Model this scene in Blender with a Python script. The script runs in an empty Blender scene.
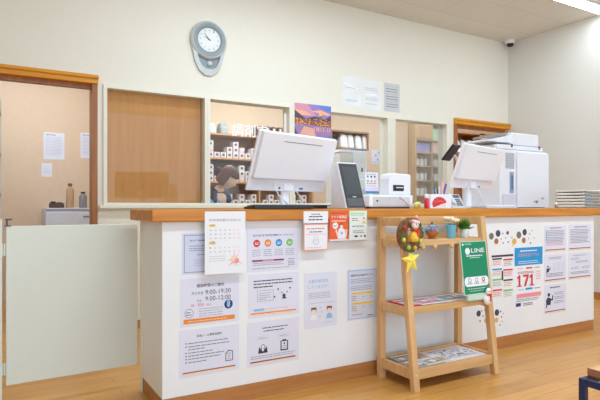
import bpy, bmesh, math, random
from mathutils import Matrix, Vector
R = random.Random(11)
SC = bpy.context.scene
COL = SC.collection
# ------------------------------------------------------------------ camera
H = 1.02; F = 524.0; YAW = math.radians(30.2); S, Cc = math.sin(YAW), math.cos(YAW); HOR = 206.0
cd = bpy.data.cameras.new('camera'); cam = bpy.data.objects.new('camera', cd); COL.objects.link(cam)
cam.location = (0, 0, H); cam.rotation_euler = (math.pi/2, 0, -YAW)
cd.sensor_width = 36; cd.lens = 36*F/600; cd.shift_y = (HOR-200)/600; cd.clip_start = .05
SC.camera = cam
def ray(px, py):
    a = (px-300)/F
    return (S+a*Cc, Cc-a*S, (HOR-py)/F)
def PY(px, py, Y):
    d = ray(px, py); t = Y/d[1]; return Vector((d[0]*t, Y, H+d[2]*t))
def PZ(px, py, Z):
    d = ray(px, py); t = (Z-H)/d[2]; return Vector((d[0]*t, d[1]*t, Z))
def PX(px, py, X):
    d = ray(px, py); t = X/d[0]; return Vector((X, d[1]*t, H+d[2]*t))
# ------------------------------------------------------------------ materials
def lin(c):
    c /= 255.0
    return c/12.92 if c <= .04045 else ((c+.055)/1.055)**2.4
def rgb(r, g, b): return (lin(r), lin(g), lin(b), 1)
MC = {}
def mat(name, col, rough=.6, metal=0, var=.04, scale=8, bump=0, spec=.5, trans=0, coat=0):
    if name in MC: return MC[name]
    m = bpy.data.materials.new(name); m.use_nodes = True; nt = m.node_tree; b = nt.nodes['Principled BSDF']
    b.inputs['Roughness'].default_value = rough; b.inputs['Metallic'].default_value = metal
    b.inputs['Specular IOR Level'].default_value = spec; b.inputs['Transmission Weight'].default_value = trans
    b.inputs['Coat Weight'].default_value = coat
    tc = nt.nodes.new('ShaderNodeTexCoord'); n = nt.nodes.new('ShaderNodeTexNoise'); n.inputs['Scale'].default_value = scale
    n.inputs['Detail'].default_value = 4
    nt.links.new(tc.outputs['Object'], n.inputs['Vector'])
    r = nt.nodes.new('ShaderNodeValToRGB'); r.color_ramp.elements[0].position = .3; r.color_ramp.elements[1].position = .7
    r.color_ramp.elements[0].color = tuple(x*(1-var) for x in col[:3])+(1,)
    r.color_ramp.elements[1].color = tuple(min(1, x*(1+var)) for x in col[:3])+(1,)
    nt.links.new(n.outputs['Fac'], r.inputs['Fac']); nt.links.new(r.outputs['Color'], b.inputs['Base Color'])
    if bump:
        bp = nt.nodes.new('ShaderNodeBump'); bp.inputs['Strength'].default_value = bump; bp.inputs['Distance'].default_value = .01
        nt.links.new(n.outputs['Fac'], bp.inputs['Height']); nt.links.new(bp.outputs['Normal'], b.inputs['Normal'])
    MC[name] = m; return m
def wood(name, c1, c2, rough=.4, axis='X', scale=3.0, coat=0):
    m = bpy.data.materials.new(name); m.use_nodes = True; nt = m.node_tree; b = nt.nodes['Principled BSDF']
    b.inputs['Roughness'].default_value = rough; b.inputs['Coat Weight'].default_value = coat
    tc = nt.nodes.new('ShaderNodeTexCoord'); mp = nt.nodes.new('ShaderNodeMapping')
    sc = {'X': (1, 14, 14), 'Y': (14, 1, 14), 'Z': (14, 14, 1)}[axis]
    mp.inputs['Scale'].default_value = sc
    n = nt.nodes.new('ShaderNodeTexNoise'); n.inputs['Scale'].default_value = scale; n.inputs['Detail'].default_value = 6
    r = nt.nodes.new('ShaderNodeValToRGB'); r.color_ramp.elements[0].position = .32; r.color_ramp.elements[1].position = .68
    r.color_ramp.elements[0].color = c1; r.color_ramp.elements[1].color = c2
    L = nt.links.new
    L(tc.outputs['Object'], mp.inputs['Vector']); L(mp.outputs['Vector'], n.inputs['Vector']); L(n.outputs['Fac'], r.inputs['Fac'])
    L(r.outputs['Color'], b.inputs['Base Color'])
    return m
def floor_mat():
    m = bpy.data.materials.new('floor_planks'); m.use_nodes = True; nt = m.node_tree; b = nt.nodes['Principled BSDF']; L = nt.links.new
    tc = nt.nodes.new('ShaderNodeTexCoord')
    br = nt.nodes.new('ShaderNodeTexBrick'); br.inputs['Scale'].default_value = 1; br.inputs['Brick Width'].default_value = .95
    br.inputs['Row Height'].default_value = .105; br.inputs['Mortar Size'].default_value = .0012; br.offset = .37
    br.inputs['Color1'].default_value = rgb(204, 150, 76); br.inputs['Color2'].default_value = rgb(216, 164, 88)
    br.inputs['Mortar'].default_value = rgb(160, 105, 55); br.inputs['Bias'].default_value = 0
    L(tc.outputs['Object'], br.inputs['Vector'])
    mp = nt.nodes.new('ShaderNodeMapping'); mp.inputs['Scale'].default_value = (1.2, 22, 1); L(tc.outputs['Object'], mp.inputs['Vector'])
    n = nt.nodes.new('ShaderNodeTexNoise'); n.inputs['Scale'].default_value = 2.5; n.inputs['Detail'].default_value = 7; L(mp.outputs['Vector'], n.inputs['Vector'])
    r = nt.nodes.new('ShaderNodeValToRGB'); r.color_ramp.elements[0].color = (.88, .84, .78, 1); r.color_ramp.elements[1].color = (1.03, 1.02, 1.0, 1)
    r.color_ramp.elements[0].position = .33; r.color_ramp.elements[1].position = .62
    L(n.outputs['Fac'], r.inputs['Fac'])
    mx = nt.nodes.new('ShaderNodeMix'); mx.data_type = 'RGBA'; mx.blend_type = 'MULTIPLY'; mx.inputs[0].default_value = 1
    L(br.outputs['Color'], mx.inputs[6]); L(r.outputs['Color'], mx.inputs[7]); L(mx.outputs[2], b.inputs['Base Color'])
    b.inputs['Roughness'].default_value = .3; b.inputs['Specular IOR Level'].default_value = .4
    bp = nt.nodes.new('ShaderNodeBump'); bp.inputs['Strength'].default_value = .25; bp.inputs['Distance'].default_value = .002; bp.invert = True
    L(br.outputs['Fac'], bp.inputs['Height']); L(bp.outputs['Normal'], b.inputs['Normal'])
    return m
def ceil_mat():
    m = bpy.data.materials.new('ceiling_board'); m.use_nodes = True; nt = m.node_tree; b = nt.nodes['Principled BSDF']; L = nt.links.new
    tc = nt.nodes.new('ShaderNodeTexCoord'); br = nt.nodes.new('ShaderNodeTexBrick'); br.inputs['Scale'].default_value = 1
    br.inputs['Brick Width'].default_value = .91; br.inputs['Row Height'].default_value = .455; br.inputs['Mortar Size'].default_value = .004
    br.inputs['Color1'].default_value = rgb(222, 217, 206); br.inputs['Color2'].default_value = rgb(225, 220, 209); br.inputs['Mortar'].default_value = rgb(205, 199, 187)
    L(tc.outputs['Object'], br.inputs['Vector']); L(br.outputs['Color'], b.inputs['Base Color']); b.inputs['Roughness'].default_value = .9
    n = nt.nodes.new('ShaderNodeTexNoise'); n.inputs['Scale'].default_value = 90
    bp = nt.nodes.new('ShaderNodeBump'); bp.inputs['Strength'].default_value = .1; L(n.outputs['Fac'], bp.inputs['Height']); L(bp.outputs['Normal'], b.inputs['Normal'])
    return m
def glass_mat(name='pane_glass', tint=(.97, .98, .97, 1), refl=.6):
    m = bpy.data.materials.new(name); m.use_nodes = True; nt = m.node_tree; nt.nodes.clear(); L = nt.links.new
    o = nt.nodes.new('ShaderNodeOutputMaterial'); t = nt.nodes.new('ShaderNodeBsdfTransparent'); t.inputs[0].default_value = tint
    g = nt.nodes.new('ShaderNodeBsdfGlossy'); g.inputs['Roughness'].default_value = .02
    fr = nt.nodes.new('ShaderNodeFresnel'); fr.inputs[0].default_value = 1.45
    mu = nt.nodes.new('ShaderNodeMath'); mu.operation = 'MULTIPLY'; mu.inputs[1].default_value = refl; L(fr.outputs[0], mu.inputs[0])
    mx = nt.nodes.new('ShaderNodeMixShader'); L(mu.outputs[0], mx.inputs[0]); L(t.outputs[0], mx.inputs[1]); L(g.outputs[0], mx.inputs[2]); L(mx.outputs[0], o.inputs[0])
    MC[name] = m; return m
def emit(name, col, s):
    m = bpy.data.materials.new(name); m.use_nodes = True; b = m.node_tree.nodes['Principled BSDF']
    b.inputs['Base Color'].default_value = (.9, .9, .9, 1); b.inputs['Emission Color'].default_value = col; b.inputs['Emission Strength'].default_value = s
    return m
WALL = mat('wall_paper', rgb(236, 231, 216), .85, var=.012, scale=60, bump=.05)
WALLR = mat('wall_paper_right', rgb(228, 226, 219), .85, var=.012, scale=60, bump=.05)
INNER = mat('inner_wall_paper', rgb(226, 200, 172), .9, var=.02, scale=20)
FRAME = mat('cream_frame_paint', rgb(236, 231, 214), .5, var=.01)
WHITE = mat('white_laminate', rgb(238, 238, 239), .45, var=.012, scale=3)
GATE = mat('gate_laminate', rgb(226, 228, 216), .4, var=.012, scale=2)
FLOOR = floor_mat(); CEIL = ceil_mat(); GLASS = glass_mat()
OAK = wood('countertop_oak', rgb(184, 112, 18), rgb(212, 140, 36), .35, 'X', 2.4)
KICK = wood('kickboard_wood', rgb(170, 112, 58), rgb(188, 130, 72), .45, 'X', 2)
AMBER = wood('amber_header_wood', rgb(206, 132, 8), rgb(228, 158, 26), .55, 'X', 2)
JAMB = wood('jamb_wood', rgb(150, 92, 44), rgb(172, 110, 56), .45, 'Z', 2)
BLIND = wood('blind_wood', rgb(222, 156, 82), rgb(232, 167, 94), .6, 'Z', 1.6)
RACK = wood('rack_pine', rgb(204, 160, 104), rgb(222, 180, 126), .5, 'Z', 2)
RACKX = wood('rack_pine_cross', rgb(204, 160, 104), rgb(222, 180, 126), .5, 'X', 2)
SHELFW = wood('shelf_wood', rgb(190, 140, 92), rgb(206, 158, 110), .6, 'X', 2)
PAPER = mat('paper_white', rgb(240, 239, 243), .7, var=.006)
PAPERL = mat('paper_lavender', rgb(226, 225, 239), .7, var=.006)
PAPERB = mat('paper_blue', rgb(216, 220, 240), .7, var=.006)
INK = mat('ink_dark', rgb(58, 56, 64), .7); GREY = mat('ink_grey', rgb(126, 126, 138), .7); LGREY = mat('ink_light_grey', rgb(192, 192, 202), .7)
NAVY = mat('ink_navy', rgb(42, 58, 120), .7); ORANGE = mat('ink_orange', rgb(232, 140, 48), .6); BROWN = mat('ink_brown', rgb(150, 86, 52), .6)
RED = mat('ink_red', rgb(208, 52, 56), .6); YEL = mat('ink_yellow', rgb(240, 212, 120), .6); BLUE = mat('ink_blue', rgb(50, 150, 210), .6)
GREEN = mat('ink_green', rgb(130, 192, 90), .6); PINK = mat('ink_pink', rgb(236, 150, 160), .6); PURP = mat('ink_purple', rgb(140, 50, 100), .6)
SKYB = mat('ink_sky', rgb(150, 190, 225), .6); PEACH = mat('ink_peach', rgb(250, 214, 180), .6); SKINP = mat('ink_skin', rgb(246, 214, 190), .6)
HAIRP = mat('ink_hair', rgb(110, 74, 54), .6); OR2 = mat('ink_vermilion', rgb(230, 96, 42), .6); MINT = mat('ink_mint', rgb(226, 240, 228), .6)
SILV = mat('silver_plastic', rgb(204, 208, 208), .3, .15, var=.02); DIAL = mat('dial_white', rgb(232, 234, 232), .5); CGREY = mat('clock_grey', rgb(138, 150, 152), .4)
PLW = mat('device_white', rgb(238, 239, 246), .4, var=.008); PLG = mat('device_grey', rgb(206, 208, 212), .45); BLK = mat('black_plastic', rgb(30, 31, 34), .4)
SCR = mat('screen_glass_dark', rgb(66, 68, 74), .35, spec=.25); DGREY = mat('dark_grey_plastic', rgb(84, 86, 92), .5)
# ------------------------------------------------------------------ mesh helper
class MB:
    def __init__(s): s.v = []; s.f = []; s.m = []; s.sm = []; s.mats = []
    def mi(s, m):
        if m not in s.mats: s.mats.append(m)
        return s.mats.index(m)
    def add(s, vs, fs, m, smooth=False, M=None):
        b = len(s.v); i = s.mi(m)
        for p in vs:
            p = Vector(p); s.v.append(tuple(M @ p) if M is not None else tuple(p))
        for f in fs: s.f.append([b+k for k in f]); s.m.append(i); s.sm.append(smooth)
        return s
    def box(s, x0, x1, y0, y1, z0, z1, m, M=None):
        return s.add([(x0,y0,z0),(x1,y0,z0),(x1,y1,z0),(x0,y1,z0),(x0,y0,z1),(x1,y0,z1),(x1,y1,z1),(x0,y1,z1)],
              [(0,3,2,1),(4,5,6,7),(0,1,5,4),(1,2,6,5),(2,3,7,6),(3,0,4,7)], m, False, M)
    def hexa(s, lo, hi, m):  # two quads (lists of four points), lo below hi, counter-clockwise seen from above
        return s.add(list(lo)+list(hi), [(0,3,2,1),(4,5,6,7),(0,1,5,4),(1,2,6,5),(2,3,7,6),(3,0,4,7)], m)
    def prism(s, pts, y0, y1, m, M=None):  # polygon in XZ, counter-clockwise seen from -Y, extruded y0..y1
        n = len(pts)
        vs = [(p[0], y0, p[1]) for p in pts]+[(p[0], y1, p[1]) for p in pts]
        fs = [tuple(range(n)), tuple(range(2*n-1, n-1, -1))]+[(i, i+n, (i+1) % n+n, (i+1) % n) for i in range(n)]
        return s.add(vs, fs, m, False, M)
    def lathe(s, prof, m, n=24, M=None, smooth=True, cap=True):  # (r, z) profile about Z
        vs = []; fs = []
        for (r, z) in prof:
            for k in range(n):
                a = 2*math.pi*k/n; vs.append((r*math.cos(a), r*math.sin(a), z))
        for i in range(len(prof)-1):
            for k in range(n):
                k2 = (k+1) % n; fs.append((i*n+k, i*n+k2, (i+1)*n+k2, (i+1)*n+k))
        s.add(vs, fs, m, smooth, M)
        if not cap: return s
        if prof[0][0] > 1e-5: s.add(vs[:n], [tuple(range(n-1, -1, -1))], m, False, M)
        if prof[-1][0] > 1e-5: s.add(vs[-n:], [tuple(range(n))], m, False, M)
        return s
    def ball(s, c, r, m, n=16, k=10, sc=(1, 1, 1)):
        return s.lathe([(max(1e-6, math.sin(math.pi*i/k))*r, -math.cos(math.pi*i/k)*r) for i in range(k+1)], m, n,
                Matrix.Translation(c) @ Matrix.Diagonal((*sc, 1)))
    def tube(s, pts, r, m, n=8, r2=None):
        pts = [Vector(p) for p in pts]; vs = []; fs = []; N = len(pts)
        for i, p in enumerate(pts):
            d = (pts[min(i+1, N-1)]-pts[max(i-1, 0)]).normalized()
            u = d.orthogonal().normalized() if i == 0 else (u-d*u.dot(d)).normalized()
            w = d.cross(u); rr = r if r2 is None else r+(r2-r)*i/(N-1)
            for k in range(n):
                a = 2*math.pi*k/n; vs.append(p+(u*math.cos(a)+w*math.sin(a))*rr)
        for i in range(N-1):
            for k in range(n):
                k2 = (k+1) % n; fs.append((i*n+k, i*n+k2, (i+1)*n+k2, (i+1)*n+k))
        fs2 = [tuple(range(n-1, -1, -1)), tuple((N-1)*n+k for k in range(n))]
        return s.add(vs, fs, m, True).add(vs, fs2, m)
    def torus(s, R_, r, m, n=28, k=10, M=None):
        vs = []; fs = []
        for i in range(n):
            a = 2*math.pi*i/n
            for j in range(k):
                b = 2*math.pi*j/k; q = R_+r*math.cos(b); vs.append((q*math.cos(a), q*math.sin(a), r*math.sin(b)))
        for i in range(n):
            for j in range(k):
                fs.append((i*k+j, ((i+1) % n)*k+j, ((i+1) % n)*k+(j+1) % k, i*k+(j+1) % k))
        return s.add(vs, fs, m, True, M)
    def build(s, name, parent=None, loc=(0, 0, 0), rz=0, bevel=0, seg=2, rot=None):
        me = bpy.data.meshes.new(name); me.from_pydata(s.v, [], s.f)
        for m in s.mats: me.materials.append(m)
        me.polygons.foreach_set('material_index', s.m); me.polygons.foreach_set('use_smooth', s.sm); me.update()
        o = bpy.data.objects.new(name, me); COL.objects.link(o); o.location = loc; o.rotation_euler = rot or (0, 0, rz)
        if parent: o.parent = parent
        if bevel:
            b = o.modifiers.new('bevel', 'BEVEL'); b.width = bevel; b.segments = seg; b.limit_method = 'ANGLE'; b.angle_limit = .6
        return o
def tag(o, label, cat, group=None, kind=None):
    o['label'] = label; o['category'] = cat
    if group: o['group'] = group
    if kind: o['kind'] = kind
    return o
def thing(name, label, cat, loc=(0, 0, 0), rz=0, group=None, rot=None):
    o = bpy.data.objects.new(name, None); o.empty_display_size = .05; COL.objects.link(o)
    o.location = loc; o.rotation_euler = rot or (0, 0, rz); return tag(o, label, cat, group)
def struct(o): o['kind'] = 'structure'; return o
def dup(o, loc, rz=0, label=None):
    c = o.copy(); COL.objects.link(c); c.location = loc; c.rotation_euler = (0, 0, rz)
    if label: c['label'] = label
    for ch in list(o.children):
        d = ch.copy(); COL.objects.link(d); d.parent = c
        for g in list(ch.children):
            e = g.copy(); COL.objects.link(e); e.parent = d
    return c
RX = lambda a: Matrix.Rotation(a, 4, 'X')
FACE = RX(math.pi/2)   # turns a Z axis shape so that it faces -Y
TXT = {}
def text_mesh(body, bold):
    k = (body, bold)
    if k in TXT: return TXT[k]
    cu = bpy.data.curves.new('t', 'FONT'); cu.body = body; cu.size = 1; cu.resolution_u = 2; cu.offset = .009 if bold else .0
    o = bpy.data.objects.new('t', cu); COL.objects.link(o)
    dg = bpy.context.evaluated_depsgraph_get(); me = bpy.data.meshes.new_from_object(o.evaluated_get(dg))
    vs = [(v.co.x, v.co.y) for v in me.vertices]; fs = [tuple(p.vertices) for p in me.polygons]
    bpy.data.objects.remove(o); bpy.data.curves.remove(cu); bpy.data.meshes.remove(me)
    TXT[k] = (vs, fs); return TXT[k]
class Paper(MB):  # a sheet in XZ facing -Y, origin at its lower left corner; prints lie on it
    def __init__(s, w, h, m=None, t=.0012, sheet=True):
        super().__init__(); s.w, s.h = w, h; s.k = 0
        if sheet: s.box(0, w, 0, t, 0, h, m or PAPER)
    def y(s): s.k += 1; return -.0004-.00002*s.k
    def rect(s, x0, z0, x1, z1, m):
        y = s.y(); s.add([(x0*s.w,y,z0*s.h),(x1*s.w,y,z0*s.h),(x1*s.w,y,z1*s.h),(x0*s.w,y,z1*s.h)], [(0,1,2,3)], m); return s
    def poly(s, pts, m):
        y = s.y(); s.add([(p[0]*s.w, y, p[1]*s.h) for p in pts], [tuple(range(len(pts)))], m); return s
    def disc(s, cx, cz, r, m, n=20, sx=1.0, sz=1.0):  # r in metres
        y = s.y(); s.add([(cx*s.w+sx*r*math.cos(2*math.pi*k/n), y, cz*s.h+sz*r*math.sin(2*math.pi*k/n)) for k in range(n)], [tuple(range(n))], m); return s
    def frame(s, x0, z0, x1, z1, t, m):
        tx, tz = t/s.w, t/s.h
        s.rect(x0,z0,x1,z0+tz,m); s.rect(x0,z1-tz,x1,z1,m); s.rect(x0,z0,x0+tx,z1,m); s.rect(x1-tx,z0,x1,z1,m); return s
    def text(s, body, x, z, width, m, bold=False, align='l', height=None):  # fitted to a width in metres
        vs, fs = text_mesh(body, bold)
        if not vs: return s
        x0 = min(v[0] for v in vs); x1 = max(v[0] for v in vs); z0 = min(v[1] for v in vs); z1 = max(v[1] for v in vs)
        sc = width/(x1-x0); sh = sc if height is None else height/(z1-z0)
        ox = x*s.w-(width/2 if align == 'c' else 0); y = s.y()
        s.add([(ox+(v[0]-x0)*sc, y, z*s.h+(v[1]-z0)*sh) for v in vs], fs, m); return s
    def lines(s, x0, x1, zs, m, t=.0028, gap=.35):  # rows of type too small to read
        for z in zs:
            x = x0; e = x1-R.random()*.12*(x1-x0)
            while x < e:
                w = min(e-x, R.uniform(.012, .03)/s.w); s.rect(x, z, x+w, z+t/s.h, m); x += w+.003/s.w
        return s
def sheet(name, label, box, Y, fn, m=None, cat='notice', group=None, tilt=0):
    """box = pixel left, right, top, bottom on the wall at depth Y, measured at the left edge."""
    a = PY(box[0], box[3], Y); b = PY(box[0], box[2], Y); c = PY(box[1], box[2], Y)
    p = Paper(c.x-a.x, b.z-a.z, m); fn(p)
    o = p.build(name, loc=(a.x, Y-.001, a.z)); o.rotation_euler = (tilt, 0, 0)
    return tag(o, label, cat, group)
# ================================================================== the setting
DW = 4.46; XR = 5.68; ZC = 3.10; XL = -3.3; YF = -3.2; YI = 6.4
struct(MB().box(XL, 8.2, YF, YI+.3, -.06, 0, FLOOR).build('floor'))
struct(MB().box(XL-.1, XR+.1, YF, DW+.12, ZC, ZC+.08, CEIL).build('ceiling'))
struct(MB().box(XL-.1, 8.2, DW+.12, YI+.1, 2.75, 2.83, CEIL).build('ceiling_dispensary'))
struct(MB().box(XR, XR+.1, YF, DW, 0, ZC, WALLR).build('wall_right'))
struct(MB().box(XL-.1, XL, YF, YI, 0, ZC, WALL).build('wall_left'))
WB, WT = 1.035, 2.005      # the windows in the partition
DT = 2.05
DL0, DL1 = -.35, .67; DR0, DR1 = 4.75, 5.66
w = MB(); T0, T1 = DW, DW+.12
w.box(XL, DL0-.04, T0, T1, 0, ZC, WALL); w.box(DL0-.04, DL1+.04, T0, T1, DT, ZC, WALL)
w.box(DL1+.04, .754, T0, T1, 0, ZC, WALL)
w.box(.754, 4.63, T0, T1, 0, WB-.03, WALL); w.box(.754, 4.63, T0, T1, WT, ZC, WALL); w.box(4.63, DR0-.04, T0, T1, 0, ZC, WALL)
w.box(DR0-.04, XR, T0, T1, DT, ZC, WALL); w.build('wall_back'); struct(bpy.data.objects['wall_back'])
struct(MB().box(XL-.1, 8.2, YI, YI+.1, 0, 2.83, INNER).build('wall_inner_back'))
struct(MB().box(8.1, 8.2, DW+.12, YI, 0, 2.83, INNER).build('wall_inner_right'))
struct(MB().box(1.2, 1.28, DW+.13, YI, 0, 2.75, INNER).build('wall_inner_divider'))
bb = mat('baseboard_brown', rgb(186, 128, 76), .5)
o = MB().box(DL1+.04, DR0-.04, DW-.012, DW, 0, .07, bb).build('baseboard_back'); struct(o)
struct(MB().box(XR-.012, XR, YF, DW, 0, .08, bb).build('baseboard_right'))
# door frames of honey wood
def door(name, x0, x1, jl, jr):
    d = MB().box(x0-.045, x1+.045, DW-.035, DW+.13, DT-.055, DT+.015, AMBER).build(name, bevel=.006); struct(d)
    MB().tube([(x0-.044, DW-.036, DT-.005), (x1+.044, DW-.036, DT-.005)], .014, AMBER, 12).build('moulding', d)
    j = MB()
    if jl: j.box(x0-.045, x0, DW-.02, DW+.13, 0, DT-.055, JAMB)
    if jr: j.box(x1, x1+.04, DW-.02, DW+.13, 0, DT-.055, JAMB)
    j.build('jamb', d)
    MB().box(x0, x1, DW+.03, DW+.09, DT-.085, DT-.055, JAMB).build('door_track', d)
door('door_1', DL0, DL1, True, True); door('door_2', DR0, DR1, True, False)
# four windows
wx = [(.754, 1.636), (1.636, 2.50), (2.50, 3.745), (3.745, 4.63)]
pl = [.025, .027, .035, .05, .05]
for i, (a, b) in enumerate(wx):
    L_, R_ = (.03, .025, .03, .055)[i], (.025, .03, .055, .05)[i]
    f = MB(); y0, y1 = DW-.015, DW+.125
    f.box(a+.0005, a+L_, y0, y1, WB-.03, WT, FRAME); f.box(b-R_, b-.0005, y0, y1, WB-.03, WT, FRAME)
    f.box(a+L_, b-R_, y0, y1, WT-.028, WT, FRAME); f.box(a+L_, b-R_, y0, y1, WB-.03, WB+.012, FRAME)
    fo = struct(f.build('window_%d' % (i+1)))
    MB().box(a+L_, b-R_, DW+.05, DW+.056, WB+.012, WT-.028, GLASS).build('pane', fo)
struct(MB().box(.72, 4.66, DW-.05, DW-.015, WB-.035, WB-.005, FRAME).build('trim_1', bevel=.004))
tag(MB().box(.79, 1.605, DW+.085, DW+.115, WB+.005, WT-.02, BLIND).build('blind_board'), 'light brown wood grain board closing the first window behind its glass', 'board')
# lettering on the second pane and the poster beside it
a = PY(232, 136, DW+.045); b = PY(268, 136, DW+.045)
LET = mat('white_vinyl', rgb(250, 250, 250), .5)
p = Paper(1, 1, sheet=False); p.text('調剤室', 0, 0, b.x-a.x, LET, True)
c = PY(284.5, 132, DW+.045); 
tag(p.build('window_lettering', loc=(a.x, DW+.049, a.z)), 'white vinyl lettering naming the dispensary on the window glass', 'lettering')
p = Paper(1, 1, sheet=False); p.rect(0, 0, .022, .185, LET); tag(p.build('window_stripe', loc=(c.x, DW+.049, c.z)), 'short vertical white stripe on the glass after the dispensary lettering', 'stripe')
# ================================================================== reception counter
ctr = thing('reception_counter', 'long white reception counter with honey oak top and brown kickboard', 'counter', (.6965, 2.52, 0))
CX = .6965
MB().box(0, 4.276-CX, 0, .42, .083, .943, WHITE).build('body', ctr, bevel=.003)
MB().box(.004, 4.26-CX, -.004, .40, 0, .083, KICK).build('kickboard', ctr)
MB().box(.637-CX, 4.62-CX, -.04, .425, .943, 1.003, OAK).build('countertop', ctr, bevel=.008, seg=3)
MB().box(-.005, .0, .385, .42, .0, .943, FRAME).build('side_trim', ctr)
# ---- swing gate and its post
o = MB().box(-.42, .03, 2.99, 3.09, 0, .955, GATE).build('trim_2', bevel=.004); struct(o)
gt = thing('swing_gate', 'plain off-white swing gate panel between the low post and the counter', 'gate', (.04, 3.02, 0), math.radians(3))
MB().box(.008, .665, 0, .034, .115, .918, GATE).build('panel', gt, bevel=.003)
for z in (.20, .80): MB().tube([(.001, .002, z-.03), (.001, .002, z+.03)], .005, GATE).box(-.0125, .0, .004, .008, z-.03, z+.03, GATE).build('hinge', gt)
MB().box(.0, .03, -.008, .012, .918, .922, DGREY).tube([(.012, .0, .92), (.012, .0, .955)], .004, DGREY).tube([(.004, 0, .952), (.034, 0, .952)], .004, DGREY).build('latch', gt)
# ================================================================== notices on the counter front
YC = 2.5197
def f_hidden(p):
    p.frame(.03, .04, .97, .96, .004, mat('ink_slate', rgb(150, 156, 190), .6)); p.text('各種保険取扱いについて', .12, .8, p.w*.76, NAVY, True, height=.0075)
    p.lines(.12, .9, (.68, .62, .57), GREY); p.lines(.25, .85, (.46,), GREY); p.lines(.2, .88, (.35, .30, .25, .20), LGREY)
sheet('notice', 'pale blue bordered notice partly hidden behind the hanging calendar', (182, 240, 233.5, 275), YC, f_hidden, PAPERB)
def f_cal(p):
    p.text('年末年始営業日のお知らせ', .1, .84, p.w*.78, GREY)
    for q, z in ((0, .76), (1, .48)):
        p.rect(.1, z-.005, .26, z+.035, YEL); p.text('12月' if q == 0 else '1月', .13, z, p.w*.09, INK)
        for r in range(3 if q == 0 else 2):
            for k in range(7):
                n = r*7+k+ (20 if q == 0 else 1)
                p.text(str(min(n, 31)), .12+k*.115, z-.07-r*.065, p.w*.022*len(str(min(n, 31))), PINK if k > 4 else GREY, height=.007)
    p.lines(.1, .52, (.28, .245, .21), LGREY, .002)
    for k in range(9):
        a = k*math.pi*2/9+.3; x, z = .73, .21; l = .13+.05*(k % 3)
        p.poly([(x+.03*math.cos(a+.5), z+.03*math.sin(a+.5)), (x+l*math.cos(a), z+.75*l*math.sin(a)), (x+.03*math.cos(a-.5), z+.03*math.sin(a-.5))], mat('ink_salmon', rgb(238, 178, 160), .7))
    p.disc(.7, .24, .014, PEACH); p.disc(.78, .2, .012, PINK)
sheet('calendar_sheet', 'white holiday calendar sheet with flower print hanging over the counter edge', (204.7, 245.3, 211.5, 275), 2.4802, f_cal, PAPER, 'calendar')
def f_circ(p):
    p.text('窓口で取り扱う電子処方箋等のサービスについて', .1, .82, p.w*.8, INK, True)
    for k, m in enumerate((RED, ORANGE, BLUE, GREEN)):
        x = .17+k*.215; p.disc(x, .66, .020, m); p.disc(x-.018, .67, .0035, PAPER); p.disc(x+.022, .67, .0035, PAPER); p.rect(x-.03, .63, x+.03, .645, PAPER)
        p.lines(x-.085, x+.09, (.5, .455, .41, .365), GREY, .0022)
    p.rect(.08, .235, .70, .275, PURP); p.rect(.28, .24, .5, .27, PINK); p.lines(.1, .7, (.19, .15), GREY, .002); p.lines(.08, .85, (.07,), GREY, .002); p.lines(.78, .92, (.26, .2, .16, .12), GREY, .003)
sheet('notice', 'landscape notice with red, orange, blue and green circles in a row', (247.5, 298.5, 229, 272.5), YC, f_circ, PAPERL)
def bar(p, m=BROWN): p.rect(.05, .085, .93, .115, m); p.rect(.05, .06, .93, .085, PEACH)
def f_hours(p):
    p.text('開局時間のご案内', .27, .8, p.w*.46, INK, True)
    p.text('月火木金', .18, .655, p.w*.2, INK); p.text('9:00-19:30', .41, .64, p.w*.44, INK, False, height=p.h*.1)
    p.text('水土', .27, .50, p.w*.08, INK); p.text('9:00-12:00', .41, .50, p.w*.44, INK, False, height=p.h*.1)
    p.text('日・祝日', .18, .40, p.w*.2, RED); p.text('休み', .43, .40, p.w*.08, RED)
    p.lines(.3, .72, (.34, .29, .24, .19), GREY, .002)
    p.disc(.14, .27, .0225, NAVY); p.disc(.14, .27, .0205, PAPERL); p.lines(.09, .18, (.28, .23), INK, .004)
    p.disc(.81, .39, .0235, NAVY); p.disc(.81, .38, .012, SKYB, 12, .8, 1.2); p.poly([(.775, .42), (.845, .42), (.81, .53)], SKYB)
    p.rect(.05, .055, .92, .15, ORANGE); p.lines(.12, .86, (.09,), PEACH, .0035)
sheet('notice', 'opening hours notice with navy drop emblem and orange bottom band', (180.3, 239, 279.5, 327.5), YC, f_hours, PAPERL)
def f_dog(p):
    p.lines(.1, .92, (.83, .76), INK, .0055); p.lines(.1, .5, (.69,), INK, .0055)
    p.frame(.17, .37, .48, .62, .0015, GREY); p.lines(.2, .44, (.55, .5, .45), GREY, .0022); p.lines(.2, .35, (.41,), GREY, .0022)
    p.disc(.5, .45, .005, INK)
    for x, z, r in ((.69, .46, .010), (.57, .62, .005), (.81, .63, .005), (.645, .535, .004), (.75, .545, .004)): p.disc(x, z, r, INK, 12)
    p.rect(.655, .385, .735, .42, INK); p.lines(.12, .86, (.18,), PINK, .0025); p.rect(.1, .155, .3, .205, SKYB); bar(p, ORANGE)
sheet('notice', 'notice with three dark heading lines and a small black figure beside a text box', (248.2, 299, 275, 319), YC, f_dog, PAPERL)
def f_bul(p):
    p.text('取扱い・公費負担医療', .28, .82, p.w*.42, INK, True)
    for k, z in enumerate((.70, .63, .57, .50, .435, .37, .30)):
        if k != 2: p.disc(.105, z+.014, .0035, INK, 10)
        p.lines(.14, (.88, .84, .42, .56, .8, .74, .46)[k], (z,), GREY, .0042)
    p.poly([(.76, .22), (.89, .22), (.89, .43), (.81, .46), (.76, .39)], INK); p.poly([(.772, .235), (.878, .235), (.878, .42), (.815, .44), (.772, .38)], PAPERL); p.lines(.79, .86, (.38, .34, .3, .26), INK, .002)
    p.rect(.05, .085, .93, .11, BROWN); p.rect(.05, .055, .93, .085, PEACH)
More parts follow.
